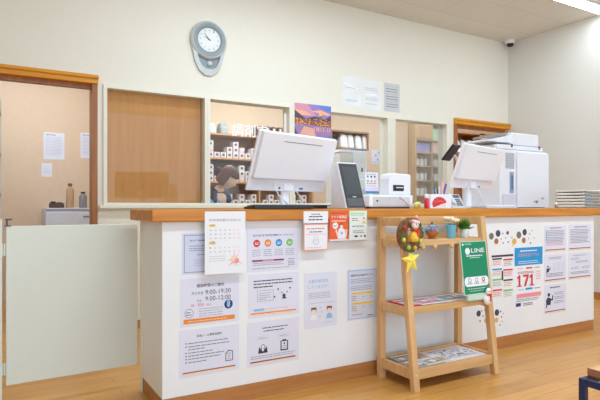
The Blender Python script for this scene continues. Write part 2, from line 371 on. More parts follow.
sheet('notice', 'notice with a column of black bullet lines and a document icon', (179.3, 239, 331, 379), YC, f_bul, PAPERL)
def f_icon(p):
    p.lines(.28, .78, (.83,), INK, .0045); p.lines(.3, .74, (.76,), INK, .0045)
    for x, m in ((.29, LGREY), (.7, LGREY)): p.frame(x-.11, .585, x+.11, .665, .0012, m); p.lines(x-.08, x+.08, (.615,), GREY, .0025)
    p.disc(.29, .42, .013, INK); p.disc(.29, .42, .010, PAPERL); p.poly([(.2, .28), (.38, .28), (.36, .43), (.33, .37), (.25, .37), (.22, .43)], INK); p.disc(.29, .35, .007, PAPERL)
    p.rect(.63, .27, .78, .5, INK); p.rect(.65, .3, .76, .48, PAPERL); p.rect(.67, .49, .74, .525, INK); p.disc(.705, .43, .005, INK); p.lines(.66, .76, (.37, .33), INK, .002)
    p.lines(.06, .92, (.215, .17), GREY, .0028); bar(p, BROWN)
sheet('notice', 'notice with gift box and clipboard icons above a brown line', (247.3, 298.7, 323, 368), YC, f_icon, PAPERL)
def f_note(p):
    p.text('お薬手帳活用', .12, .81, p.w*.58, SKYB, True); p.text('していますか？', .12, .715, p.w*.62, SKYB, True)
    p.lines(.12, .8, (.63, .60, .57, .54), GREY, .002); p.rect(.1, .445, .9, .449, GREY)
    for x, z in ((.28, .3), (.76, .3)):
        p.disc(x, z+.02, .017, HAIRP); p.disc(x, z, .0145, SKINP); p.poly([(x-.11, z-.15), (x+.11, z-.15), (x+.06, z-.055), (x-.06, z-.055)], PAPER if x < .5 else SKYB)
        p.rect(x-.08, z+.035, x+.08, z+.07, HAIRP)
    for x, z in ((.48, .36), (.53, .28), (.47, .2)): p.disc(x, z, .004, SKYB)
    p.lines(.62, .9, (.08,), LGREY, .003)
sheet('notice', 'tall pale notice with light blue heading and two children faces', (304.3, 336.7, 273.5, 329.5), YC, f_note, PAPERL)
def f_tab(p):
    p.frame(.02, .02, .98, .98, .004, SKYB); p.text('長期収載品の選定療養について', .1, .86, p.w*.8, INK, True)
    p.lines(.1, .9, (.80, .765, .73), GREY, .0025); p.lines(.1, .9, (.66, .625, .59), GREY, .0025)
    for z in (.5, .3):
        p.rect(.12, z, .9, z+.05, YEL); p.lines(.16, .86, (z+.018,), ORANGE, .003)
        for k in range(4): p.rect(.12, z-.04*(k+1), .9, z-.04*(k+1)+.004, YEL)
        p.lines(.13, .3, (z-.035, z-.075, z-.115), GREY, .003); p.lines(.5, .56, (z-.06,), GREY, .003); p.lines(.76, .82, (z-.06,), GREY, .003)
    p.lines(.14, .5, (.1,), RED, .003); p.lines(.66, .88, (.06,), INK, .004)
sheet('notice', 'blue bordered notice with two yellow headed tables beside the wooden rack', (347.5, 376.8, 270, 321), YC, f_tab, PAPERB)
# small cards at the counter edge
def f_card(p):
    p.lines(.3, .7, (.72,), INK, .004); p.lines(.22, .8, (.5,), INK, .006); p.lines(.2, .84, (.24,), INK, .006)
sheet('shop_card', 'small white card with black lines on the counter edge above the pink framed card', (303.5, 328, 211.3, 223.3), 2.48, f_card, PAPER, 'card')
def f_pink(p):
    p.frame(0, 0, 1, 1, .006, mat('ink_coral', rgb(240, 150, 128), .6)); p.rect(.08, .6, .92, .615, PINK); p.lines(.12, .88, (.8,), RED, .004); p.lines(.24, .76, (.68,), NAVY, .005)
    p.disc(.5, .34, .02, LGREY); p.disc(.5, .34, .017, PAPER); p.disc(.5, .48, .012, LGREY); p.disc(.5, .48, .0095, PAPER); p.lines(.38, .62, (.36, .3), LGREY, .002); p.lines(.1, .8, (.1,), LGREY, .003)
sheet('framed_card', 'pink framed white card with a grey drawing below the small white card', (303.5, 328, 224, 251), 2.48, f_pink, PAPER, 'card')
def f_or(p):
    p.lines(.1, .9, (.9,), BROWN, .004); p.text('マイナ保険証', .08, .74, p.w*.84, PAPER, True); p.lines(.12, .9, (.64,), PEACH, .006)
    p.disc(.3, .5, .019, PAPER); p.lines(.2, .4, (.5, .46), GREY, .003); p.disc(.62, .5, .013, INK); p.disc(.63, .47, .011, SKINP)
    p.poly([(.44, .06), (.86, .06), (.82, .36), (.7, .41), (.52, .41), (.46, .36)], PAPER); p.disc(.64, .25, .009, SKYB)
    p.poly([(.3, .34), (.38, .38), (.48, .16), (.42, .08)], SKINP); p.poly([(.86, .38), (.94, .36), (.9, .12), (.84, .12)], SKINP); p.rect(0, 0, 1, .045, PAPER)
sheet('leaflet', 'orange leaflet with a nurse in white hanging at the counter edge', (329.5, 348.2, 210.7, 241), 2.48, f_or, OR2, 'leaflet')
def f_gr(p):
    p.rect(0, .84, 1, 1, MINT); p.lines(.08, .9, (.9, .84), GREEN, .004); p.lines(.12, .5, (.72, .66), GREY, .004)
    p.disc(.82, .72, .008, HAIRP); p.disc(.82, .7, .007, SKINP); p.poly([(.7, .56), (.95, .56), (.88, .65), (.76, .65)], YEL); p.disc(.55, .62, .006, PEACH)
    p.lines(.15, .85, (.46,), INK, .004); p.lines(.2, .86, (.3, .24), GREY, .004); p.rect(.28, .1, .46, .16, NAVY); p.rect(.62, .1, .7, .16, GREY); p.rect(.82, .1, .92, .16, NAVY)
sheet('leaflet', 'mint green and white leaflet at the counter edge next to the orange one', (349.3, 366.8, 210.7, 240.3), 2.48, f_gr, mat('paper_mint', rgb(232, 238, 232), .7), 'leaflet')
# right half of the counter front
def f_list(p):
    p.rect(0, .955, 1, 1, INK)
    cs = [INK, RED, BLUE, RED, GREEN, INK, RED, GREEN, PINK, YEL]
    for k in range(8):
        c, r = k % 2, k//2; x0 = .03+c*.5; z1 = .935-r*.225-(c*.03)
        p.rect(x0, z1-.035, x0+.44, z1, cs[k]); p.rect(x0, z1-.17, x0+.44, z1-.037, mat('ink_pale_%d' % (k % 3), [rgb(244, 226, 222), rgb(222, 236, 232), rgb(240, 240, 226)][k % 3], .6))
        p.lines(x0+.03, x0+.4, (z1-.075, z1-.11, z1-.145), mat('ink_rose', rgb(190, 120, 130), .6), .004)
    p.rect(.45, .45, .52, .65, INK)
sheet('poster', 'poster of small coloured text panels under a black heading beside the green sign', (491.5, 513, 255.5, 302), YC, f_list, PAPER, 'poster')
def f_171(p):
    p.rect(.02, .70, .98, .99, BLUE); p.lines(.2, .8, (.925,), PAPER, .008); p.text('災害用伝言ダイヤル', .14, .84, p.w*.72, PINK); p.lines(.15, .85, (.76, .73), PAPER, .004)
    p.rect(.4, .64, .62, .665, RED); p.lines(.12, .34, (.645,), PINK, .006); p.lines(.68, .88, (.645,), GREY, .006)
    p.lines(.12, .7, (.59, .57), BROWN, .004)
    
    for x in (.10, .52): p.poly([(x+.05, .36), (x+.11, .36), (x+.11, .55), (x+.06, .55), (x, .515), (x, .485), (x+.05, .5)], RED); p.rect(x, .36, x+.16, .38, RED)
    p.poly([(.30, .55), (.30, .515), (.42, .515), (.33, .36), (.40, .36), (.49, .52), (.49, .55)], RED)
    p.lines(.74, .92, (.58, .54, .5, .46), PINK, .006)
    p.rect(.38, .30, .62, .33, BLUE); p.lines(.14, .32, (.305,), SKYB, .006); p.lines(.68, .9, (.305,), GREY, .006)
    p.rect(.08, .18, .92, .245, PINK); p.lines(.08, .9, (.15, .125), GREY, .004); p.rect(.06, .045, .22, .1, NAVY); p.lines(.3, .64, (.075, .05), INK, .005)
sheet('poster', 'disaster message dial poster with blue header and big red 171', (513.8, 543, 247.5, 310), YC, f_171, PAPER, 'poster')
def right_sheet(kind):
    def f(p):
        if kind in (0, 1):
            p.lines(.25, .8, (.9,), INK, .005); p.lines(.08, .92, (.8, .74, .68, .62), GREY, .004); p.lines(.08, .9, (.54, .48, .42, .36), GREY, .004)
            p.lines(.08, .9, (.3, .25) if kind == 0 else (.3,), PINK if kind == 0 else GREY, .004)
            if kind == 0: p.rect(.06, .4, .1, .8, SKYB)
        elif kind == 2:
            p.lines(.2, .8, (.88, .83), GREY, .004); person_icon(p, .16, .42, .9)
            for x in (.38, .58, .78): p.lines(x, x+.14, (.66, .6, .54, .48, .42), LGREY, .003)
            p.lines(.08, .9, (.3, .25, .2), GREY, .004)
        elif kind == 3:
            p.lines(.2, .8, (.88,), GREY, .004)
            for x, z in ((.16, .76), (.16, .42), (.62, .42)): p.disc(x, z, .006, INK); p.lines(x+.06, x+.3, (z+.03, z-.02), GREY, .003)
            p.lines(.3, .85, (.66, .62), GREY, .003); p.lines(.1, .9, (.26, .21), GREY, .004)
        else:
            p.lines(.25, .75, (.88,), INK, .008); person_icon(p, .2, .4, 1.6)
            for z in (.7, .64, .55, .49, .4, .34): p.lines(.44, .92, (z,), GREY, .004)
        p.rect(.03, .06, .95, .095, BROWN); p.rect(.03, .03, .95, .06, PEACH)
    return f
def person_icon(p, x, z, k):
    p.disc(x, z+.16*k, .0095*k, INK); p.poly([(x-.07*k, z-.06*k), (x+.05*k, z-.06*k), (x+.06*k, z+.08*k), (x-.03*k, z+.11*k), (x-.08*k, z+.04*k)], INK)
    p.poly([(x+.04*k, z+.03*k), (x+.12*k, z+.03*k), (x+.12*k, z+.14*k), (x+.09*k, z+.14*k), (x+.09*k, z+.06*k), (x+.04*k, z+.07*k)], INK)
    p.rect(x-.08*k, z-.12*k, x-.05*k, z-.05*k, INK)
for box, k, lb in (((544.2, 566, 226, 252.3), 0, 'text notice with pale blue side strip in the top row near the counter end'),
                   ((568.2, 591.2, 225, 250.8), 1, 'plain text notice at the top corner nearest the counter end'),
                   ((544.2, 566, 255, 282.8), 2, 'notice with a small black seated figure and text columns'),
                   ((568.2, 591.2, 253, 280), 3, 'notice with three black dots beneath the plain text notice'),
                   ((544.2, 566, 285.5, 314.5), 4, 'notice with a large black waving figure icon, lowest of its column')):
    sheet('notice', lb, box, YC, right_sheet(k), PAPERL)
# round stickers on the counter front
SOL = mat('sticker_olive', rgb(124, 118, 96), .6); SNV = mat('sticker_navy', rgb(66, 70, 92), .6); SBR = mat('sticker_brown', rgb(170, 108, 76), .6); SYE = mat('sticker_yellow', rgb(222, 178, 60), .6); SBK = mat('sticker_black', rgb(48, 46, 48), .6)
def sticker(px, py, r, m, lb, group):
    a = PY(px, py, YC)
    p = MB().lathe([(r, 0), (r, .0012), (r*.92, .0016)], m, 18, FACE)
    tag(p.build('wall_sticker', loc=a), lb, 'sticker', group)
cl = {'SOL': SOL, 'SNV': SNV, 'SBR': SBR, 'SYE': SYE}
for px, py, r, m, lb in ((491.3, 236.2, .024, SOL, 'large olive dot sticker beside the rack in the upper row'), (498, 233.4, .024, SNV, 'large navy dot sticker, first navy one from the rack'),
      (496.3, 241.3, .021, SBR, 'brown dot sticker under the first navy one, upper row'), (507.6, 232.8, .013, SNV, 'medium navy dot sticker alone midway along the upper row'),
      (518.8, 235, .026, SOL, 'large olive dot sticker above the blue poster header'), (524.6, 232.2, .024, SNV, 'large navy dot sticker farthest from the rack'),
      (514.2, 241.4, .023, SYE, 'yellow dot sticker just above the disaster poster'), (523.7, 240.3, .021, SBR, 'brown dot sticker above the right half of the disaster poster'),
      (496.9, 312.5, .023, SNV, 'large navy dot sticker low beside the rack leg, outside it'), (496.3, 320, .018, SYE, 'yellow dot sticker low outside the rack leg'),
      (478.6, 313.5, .021, SNV, 'large navy dot sticker seen low between the rack legs'), (486.3, 320.5, .02, SYE, 'yellow dot sticker seen low between the rack legs')):
    sticker(px, py, r, m, lb, 'dot stickers on the counter front')
for k, (px, py, r) in enumerate(((502.8, 233.5, .005), (503, 243, .005), (501, 239, .004), (508.2, 242, .006), (511.8, 237.5, .005), (512.8, 245.5, .004), (529.5, 234, .005), (530.5, 243, .006), (528.5, 238.5, .004), (534, 238, .004), (532, 230.5, .004), (505.5, 238, .004))):
    sticker(px, py, r, SBK, 'tiny black dot sticker scattered among the upper row of large ones', 'tiny black dots of the upper sticker row')
for k, (px, py, r) in enumerate(((481.5, 311, .005), (483, 316, .005), (480, 321, .006), (484.5, 310, .004), (500.6, 311.5, .006), (501.5, 317, .005), (503.5, 313.5, .004), (502, 321.5, .004), (500, 325, .005))):
    sticker(px, py, r, SBK, 'tiny black dot sticker scattered low around the rack leg', 'tiny black dots of the lower sticker cluster')
# ================================================================== wooden rack
RX0, RX1 = 1.97, 2.655; LT = .042
rk = thing('display_rack', 'light pine A-frame display rack with three open shelves before the counter', 'rack', (RX0, 2.14, 0))
RW = RX1-RX0
def yf(z): return .005+(.11*z/.955)      # front face of the slanted leg
for x in (0, RW-LT):
    MB().hexa([(x, yf(0), 0), (x+LT, yf(0), 0), (x+LT, yf(0)+.035, 0), (x, yf(0)+.035, 0)],
              [(x, yf(.955), .955), (x+LT, yf(.955), .955), (x+LT, yf(.955)+.035, .955), (x, yf(.955)+.035, .955)], RACK).build('leg', rk, bevel=.003)
    MB().box(x, x+LT, .30, .335, 0, .955, RACK).build('leg', rk, bevel=.003)
for z0, z1 in ((.905, .955), (.785, .825), (.40, .452), (.062, .118)):
    for x in (.010, RW-.032): MB().box(x, x+.022, yf((z0+z1)/2)+.034, .30, z0, z1, RACKX).build('side_rail', rk, bevel=.002)
for z0, z1 in ((.905, .955), (.80, .85), (.40, .452), (.062, .125)):
    MB().box(LT, RW-LT, .305, .327, z0, z1, RACKX).build('back_rail', rk, bevel=.002)
for z, th, fr in ((.82, .016, .028), (.45, .016, .032), (.112, .016, .05)):
    MB().box(.033, RW-.033, yf(z)+.032, .305, z-th, z, RACKX).build('shelf', rk, bevel=.002)
    MB().box(LT, RW-LT, yf(z)+.006, yf(z)+.032, z-fr, z+.004, RACKX).build('front_rail', rk, bevel=.002)
for px in (421, 433, 450):
    q = PY(px, 246.5, 2.14+yf(.79)+.006)
    k = MB().lathe([(.006, 0), (.006, .014), (.014, .018), (.015, .026), (.010, .031), (.001, .032)], RACK, 16, FACE)
    k.build('peg', rk, loc=(q.x-RX0, yf(.79)+.012, .79-.012+.005))
for x in (.021, RW-.021):
    for z in (.93, .43, .09): MB().lathe([(.006, 0), (.005, .003), (.001, .004)], SILV, 10, Matrix.Translation((x, yf(z), z)) @ FACE).build('screw_cap', rk)
RS = lambda px, z, dy: Vector((0, 0, 0))
def on_shelf(px, y, z):
    q = PY(px, 206, y); return (q.x, y, z)
# top shelf ornaments
x, y, z = on_shelf(432, 2.345, .8215)
ob = thing('ball_ornament', 'colourful round ball ornament with blue and brown patches on the rack', 'ornament', (x, y, z))
b = MB(); cols = [mat('orn_blue', rgb(70, 120, 190), .3), mat('orn_brown', rgb(170, 104, 40), .3), mat('orn_green', rgb(96, 140, 80), .3), mat('orn_red', rgb(180, 70, 60), .3), mat('orn_sky', rgb(120, 170, 220), .3)]
n, k2, r = 16, 10, .041
for i in range(k2):
    for j in range(n):
        t0, t1, a0, a1 = math.pi*i/k2, math.pi*(i+1)/k2, 2*math.pi*j/n, 2*math.pi*(j+1)/n
        pt = lambda t, a: (r*math.sin(t)*math.cos(a), r*math.sin(t)*math.sin(a), .046-r*math.cos(t))
        f = [pt(t0, a0), pt(t0, a1), pt(t1, a1), pt(t1, a0)]
        m = cols[1] if i < 4 else cols[(j//3+i*2) % 5]
        b.add(f, [(0, 1, 2, 3)], m, True)
b.build('ball', ob); MB().lathe([(.024, 0), (.026, .006), (.018, .012)], cols[1], 16).build('base', ob)
MB().lathe([(.007, .086), (.007, .094), (.001, .096)], INK, 10).torus(.005, .0015, INK, 10, 6, Matrix.Translation((0, 0, .099)) @ FACE).build('cap', ob)
x, y, z = on_shelf(451, 2.335, .8215)
fc = thing('flower_cup', 'light blue tapered cup of cream flowers on the rack top shelf', 'flower cup', (x, y, z))
CUP = mat('cup_blue', rgb(120, 196, 226), .4)
MB().lathe([(.022, 0), (.024, .003), (.031, .078), (.033, .082), (.030, .082), (.028, .06), (.001, .058)], CUP, 24).build('cup', fc)
CREAM = mat('petal_cream', rgb(244, 228, 196), .7); STEM = mat('stem_green', rgb(120, 150, 80), .7)
for k in range(9):
    a = k*2.4; rr = .010+.030*(k % 3)/2; cx, cy, cz = rr*math.cos(a)-.008, rr*math.sin(a)*.7, .098+.011*((k*2) % 3)
    f = MB().tube([(cx*.4, cy*.4, .06), (cx, cy, cz)], .0018, STEM, 6)
    for q in range(6):
        aa = q*math.pi/3; f.ball((cx+.012*math.cos(aa), cy+.012*math.sin(aa), cz+.002), .0125, CREAM, 8, 6, (1, 1, .9))
    f.ball((cx, cy, cz+.005), .005, mat('petal_core', rgb(232, 190, 130), .7), 8, 6); f.build('flower', fc)
x, y, z = on_shelf(464.2, 2.325, .8215)
pp = thing('potted_plant', 'small bushy green plant in a clear and white glass jar on the rack', 'plant', (x, y, z))
JAR = mat('jar_white', rgb(222, 220, 214), .25)
MB().lathe([(.024, 0), (.027, .004), (.028, .04), (.024, .05), (.024, .056), (.021, .056), (.02, .05), (.001, .048)], JAR, 24).build('jar', pp)
LEAF = mat('leaf_green', rgb(86, 140, 48), .6, var=.25, scale=60)
f = MB()
for k in range(190):
    a = R.random()*6.28; e = R.random()*1.25+.1; l = R.uniform(.035, .08); d = Vector((math.cos(a)*math.cos(e), .6*math.sin(a)*math.cos(e), math.sin(e)))
    p0 = Vector((R.uniform(-.012, .012), R.uniform(-.012, .012), .05)); p1 = p0+d*l; s_ = d.cross(Vector((0, 0, 1))).normalized()*.009
    f.add([p0, p0+d*l*.55+s_, p1, p0+d*l*.55-s_], [(0, 1, 2, 3)], LEAF)
    f.add([p0, p1-s_*.3], [], LEAF)
f.build('foliage', pp)
# wreath with a doll in a red hat, and a star below
wr = thing('wreath', 'small dark wreath with a red hatted doll hanging on the rack leg', 'wreath', (1.970, 2.19, .862))
wr.scale = (1.06, 1.06, 1.2)
WG = mat('wreath_dark', rgb(126, 84, 50), .8, var=.3, scale=50); WLEAF = mat('wreath_leaf', rgb(60, 104, 50), .7); WRED = mat('wreath_red', rgb(214, 52, 44), .6); WYEL = mat('wreath_yellow', rgb(240, 200, 60), .6)
w_ = MB().torus(.056, .024, WG, 32, 10, FACE)
for k in range(60):
    a = k*2*math.pi/60+R.uniform(-.05, .05); b_ = R.uniform(0, 6.28); rr = .062+.018*math.cos(b_); c0 = Vector((rr*math.cos(a), -.012-.012*abs(math.sin(b_)), rr*math.sin(a)))
    dv = Vector((math.cos(a+1.2), -.35, math.sin(a+1.2)))*.022; sv = Vector((-dv.z, 0, dv.x))*.28
    w_.add([c0-dv*.5, c0+sv, c0+dv*.5, c0-sv], [(0, 1, 2, 3)], WLEAF if k % 3 else WG)
w_.build('ring', wr)
for k, (a, m) in enumerate(((2.6, mat('berry_red', rgb(190, 40, 36), .4)), (3.5, mat('berry_lime', rgb(190, 220, 80), .5)), (4.3, mat('berry_lime2', rgb(150, 214, 90), .5)), (5.0, mat('berry_gold', rgb(220, 180, 60), .4)), (5.8, mat('berry_lime', (0, 0, 0, 1))), (1.9, mat('berry_brown', rgb(150, 90, 50), .5)))):
    MB().ball((.062*math.cos(a), -.024, .062*math.sin(a)), .011, m, 12, 8).build('bauble', wr)
d = MB().ball((.012, -.03, .046), .021, mat('doll_face', rgb(248, 236, 224), .6), 16, 10)
d.ball((.005, -.049, .05), .003, INK, 8, 6).ball((.019, -.049, .05), .003, INK, 8, 6).ball((.012, -.052, .043), .003, mat('doll_nose', rgb(236, 130, 90), .6), 8, 6); d.build('doll_head', wr)
MB().lathe([(.02, 0), (.018, .008), (.010, .018), (.001, .024)], WRED, 16, Matrix.Translation((.013, -.03, .058)) @ Matrix.Rotation(.25, 4, 'Y')).lathe([(.023, -.003), (.025, .002), (.023, .007)], PAPER, 16, Matrix.Translation((.013, -.03, .058)) @ Matrix.Rotation(.25, 4, 'Y')).ball((.022, -.03, .083), .006, PAPER, 10, 6).build('doll_hat', wr)
MB().lathe([(.001, -.03), (.022, -.026), (.027, -.01), (.02, .012), (.009, .026), (.001, .028)], WYEL, 16, Matrix.Translation((.008, -.025, -.004))).build('doll_body', wr)
MB().lathe([(.02, -.004), (.024, .0), (.02, .004)], WRED, 16, Matrix.Translation((.010, -.028, .022))).box(.012, .024, -.05, -.045, -.012, .02, WRED).build('doll_scarf', wr)
st = MB(); pts = []
for k in range(10):
    a = math.pi/2+k*math.pi/5+.12; r = .066 if k % 2 == 0 else .028; pts.append((r*math.cos(a), r*math.sin(a)))
n = 10; YS = mat('star_yellow', rgb(246, 226, 80), .5)
vs = [(p[0], 0, p[1]) for p in pts]+[(0, -.014, 0), (0, .008, 0)]
st.add(vs, [(i, (i+1) % n, 10) for i in range(n)]+[((i+1) % n, i, 11) for i in range(n)], YS)
st.tube([(0, 0, .05), (0, -.004, .075)], .0015, YS, 6)
so = st.build('star', wr, loc=(.002, -.012, -.118))
# snowman charm on the far leg
q = PY(488.8, 296, 2.166)
sn = thing('snowman_charm', 'small white snowman charm with red scarf hanging on the rack leg', 'ornament', (q.x, 2.174, q.z-.055))
SNW = mat('snow_white', rgb(246, 242, 240), .6)
MB().ball((0, 0, .034), .034, SNW, 18, 12, (1, .45, 1)).build('body', sn)
MB().ball((.004, -.002, .082), .021, SNW, 18, 12, (1, .5, 1)).ball((-.003, -.013, .085), .0028, INK, 8, 6).ball((.009, -.013, .085), .0028, INK, 8, 6).build('head', sn)
MB().tube([(-.016, -.006, .064), (.0, -.016, .061), (.018, -.008, .064)], .005, WRED, 8).box(.002, .012, -.02, -.0165, .022, .062, WRED).build('scarf', sn)
MB().torus(.006, .0015, WRED, 12, 6, Matrix.Translation((.004, 0, .108)) @ FACE).build('loop', sn)
# green sign on the middle shelf
GRN = mat('sign_green', rgb(20, 136, 92), .4); GRD = mat('sign_border', rgb(206, 226, 214), .4); ICON = mat('sign_icon', rgb(128, 150, 146), .5)
sg = Paper(.228, .318, GRD, .004)
sg.rect(.02, .012, .98, .988, GRN); sg.rect(.07, .925, .13, .96, PAPER); sg.text('お薬の相談', .16, .93, .06, GRD)
sg.disc(.26, .815, .021, PAPER); sg.poly([(.2, .78), (.28, .775), (.2, .745)], PAPER)
sg.text('LINE', .40, .782, .115, PAPER, True, height=.026); sg.lines(.2, .86, (.715,), PAPER, .006); sg.lines(.32, .74, (.68,), GRD, .004)
z0, z1 = .15, .33
sg.poly([(.12, z0), (.88, z0), (.94, z0+.03), (.96, z0+.09), (.94, z1-.03), (.88, z1), (.12, z1), (.06, z1-.03), (.04, z0+.09), (.06, z0+.03)], PAPER)
for x in (.24, .5, .76):
    sg.disc(x, .265, .014, ICON if x < .7 else INK); sg.disc(x, .268, .009, PAPER if x < .7 else SKINP); sg.lines(x-.1, x+.1, (.195,), ICON if x < .7 else PINK, .006)
sg.lines(.14, .86, (.1,), GRD, .004); sg.lines(.2, .8, (.06,), GRD, .003)
so = thing('sign_stand', 'green messaging app sign with white lettering standing on the rack', 'sign', (2.397, 2.185, .4555), math.radians(.5))
s_ = sg.build('sign_panel', so, loc=(0, 0, .035)); s_.rotation_euler = (math.radians(-7), 0, 0)
MB().box(.02, .208, .0, .05, 0, .004, GRD).box(.02, .208, .0, .006, .004, .04, GRD).box(.02, .208, -.008, -.004, .0, .04, GRD).box(.02, .208, -.008, .0, 0, .004, GRD).build('holder', so)
# magazines and sheets lying on the shelves
def lying(name, label, x0, x1, y0, y1, z, m, fn, cat, t=.006, rz=0):
    p = Paper(x1-x0, y1-y0, m, t); fn(p)
    o = p.build(name, loc=(x0, y0, z+t)); o.rotation_euler = (-math.pi/2, 0, rz)
    return tag(o, label, cat)
def f_mag(c1, c2, c3):
    def f(p):
        p.rect(.02, .02, .98, .98, c1); p.poly([(.05, .1), (.6, .05), (.5, .6), (.1, .7)], c2); p.poly([(.5, .3), (.9, .2), (.95, .7), (.6, .8)], c3); p.rect(.1, .8, .9, .93, PAPER); p.lines(.15, .8, (.72, .2), INK, .006)
        p.disc(.35, .4, .02, PAPER); p.disc(.7, .45, .025, c2)
    return f
GB = mat('mag_greyblue', rgb(160, 170, 184), .5); TAN = mat('mag_tan', rgb(186, 168, 146), .5)
# (lying papers are turned face up)
def flat(name, label, x0, x1, y0, y1, z, m, fn, cat, t=.005, rz=0):
    p = Paper(x1-x0, y1-y0, m, t); fn(p)
    M = Matrix(((1, 0, 0, 0), (0, 0, 1, 0), (0, -1, 0, 0), (0, 0, 0, 1)))
    p.v = [tuple(M @ Vector(v)) for v in p.v]
    return tag(p.build(name, loc=(x0, y0, z+t+.0006), rz=rz), label, cat)
flat('magazine', 'red edged magazine on the middle rack shelf near the wreath', 2.012, 2.205, 2.245, 2.425, .45, RED, f_mag(RED, PAPERB, PINK), 'magazine', .006)
flat('magazine', 'pale grey magazine with pink pictures on the middle rack shelf', 2.10, 2.33, 2.225, 2.40, .4568, PAPER, f_mag(GB, PINK, PAPERB), 'magazine', .005)
flat('magazine', 'grey blue magazine on the middle rack shelf under the green sign', 2.33, 2.60, 2.262, 2.43, .45, PAPER, f_mag(TAN, GB, PAPER), 'magazine', .005)
def f_draw(p):
    p.lines(.06, .9, (.85, .2), GREY, .004)
    for k in range(46):
        x, z = R.uniform(.08, .92), R.uniform(.15, .85); p.disc(x, z, R.uniform(.006, .014), [GREY, LGREY, GB][k % 3], 8); p.disc(x, z, R.uniform(.003, .005), PAPER, 8)
flat('colouring_sheet', 'white sheet covered in grey line drawings on the bottom rack shelf', 2.26, 2.60, 2.198, 2.43, .112, PAPER, f_draw, 'sheet', .002)
flat('booklet', 'brown grey booklet on the bottom rack shelf near the front leg', 2.012, 2.25, 2.197, 2.32, .112, TAN, f_mag(TAN, GB, GREY), 'booklet', .006)
flat('booklet', 'dark grey booklet at the back of the bottom rack shelf', 2.012, 2.19, 2.325, 2.435, .112, GREY, f_mag(GREY, TAN, GB), 'booklet', .006)
flat('booklet', 'pale booklet with a yellow spot overlapping the brown grey one', 2.12, 2.32, 2.197, 2.285, .119, PAPER, f_mag(LGREY, TAN, YEL), 'booklet', .005, .04)
# ================================================================== things on the countertop
CT = 1.003
def aio(label, loc, rz, W, HH, zb, group=None):
    t = thing('desktop_monitor', label, 'monitor', loc, rz, group)
    tl = math.radians(20)
    M = Matrix.Translation((0, .0, zb)) @ RX(tl)     # local panel: x across, z up the panel, back faces -y
    MB().box(-W/2, W/2, -.004, .010, 0, HH, PLW, M).build('screen_housing', t, bevel=.004)
    b = MB(); k = .06*W
    b.hexa([tuple(M @ Vector(p)) for p in ((-W/2+k*.4, -.005, .07*HH/.36+.0), (W/2-k*.4, -.005, .07*HH/.36), (W/2-k*.4, -.003, .07*HH/.36), (-W/2+k*.4, -.003, .07*HH/.36))],
           [tuple(M @ Vector(p)) for p in ((-W/2+k*.4, -.005, HH-.006), (W/2-k*.4, -.005, HH-.006), (W/2-k*.4, -.003, HH-.006), (-W/2+k*.4, -.003, HH-.006))], PLW)
    b.box(-W/2+k*.4, W/2-k*.4, -.028, -.004, .085*HH/.36, HH-.004, PLW, M)
    b.build('back_cover', t, bevel=.012, seg=3)
    v = MB().box(-W*.22, W*.28, -.0292, -.0275, HH*.865, HH*.875, DGREY, M)
    for kx in (-.2, -.06, .08, .22): v.box(kx*W, kx*W+.004, -.0292, -.0275, HH*.55, HH*.555, LGREY, M)
    v.build('vent_slot', t)
    for p0, p1, mm in ((.05, .09, DGREY), (.15, .20, BLUE), (-.12, -.10, DGREY)): MB().box(W*p0, W*p1, -.0056, -.0045, HH*.04, HH*.075, mm, M).build('port', t)
    MB().box(-W/2+.012, W/2-.012, .0102, .0115, .02, HH-.012, SCR, M).build('screen', t)
    s_ = MB(); s_.box(-.028, .028, .006, .026, .012, zb+.10, PLW); s_.box(-.04, .04, -.022, .022, zb+.0, zb+.085, PLW, Matrix.Translation((0, -.0, 0)))
    s_.build('stand', t, bevel=.005)
    MB().box(-.12, .12, -.075, .09, 0, .012, PLW).build('base', t, bevel=.005)
    MB().tube([tuple(M @ Vector((-W*.2, -.006, .045))), (-W*.19, -.06, zb*.75), (-W*.10, -.07, zb*.3), (-.03, -.03, .03)], .0035, PLW, 6).tube([tuple(M @ Vector((W*.06, -.006, .03))), (W*.12, -.05, zb*.6), (W*.15, -.05, .05), (W*.13, -.03, .02)], .0028, PLW, 6).build('cable', t)
    return t
aio('large white all-in-one monitor seen from behind, below the dispensary lettering', (1.50, 2.735, CT), math.radians(14.6), .625, .345, .105)
aio('smaller white monitor seen from behind in front of the copier', (3.075, 2.745, CT), math.radians(14.6), .63, .325, .148)
def keyboard(label, loc, rz, W=.40, c1=None, c2=None):
    t = thing('keyboard', label, 'keyboard', loc, rz)
    MB().hexa([(-W/2, -.07, 0), (W/2, -.07, 0), (W/2, .07, 0), (-W/2, .07, 0)], [(-W/2, -.07, .019), (W/2, -.07, .019), (W/2, .07, .012), (-W/2, .07, .012)], c1 or BLK).build('base', t, bevel=.003)
    k = MB()
    for r in range(5):
        for c in range(14):
            x = -W/2+.012+c*(W-.024)/14; y = -.058+r*.023; z = .0180-.0012*r
            k.box(x, x+.021, y, y+.018, z-.002, z+.006, c2 or DGREY)
    k.build('key_block', t)
    return t
keyboard('black keyboard lying behind the large monitor stand on the counter', (1.35, 2.55, CT+.001), 0, .36)
keyboard('black keyboard lying beside the stand of the large monitor toward the card reader', (1.80, 2.855, CT+.001), math.radians(2), .30)
keyboard('pale grey keyboard at the foot of the smaller monitor', (3.115, 2.565, CT+.001), math.radians(2), .34, PLG, PLW)
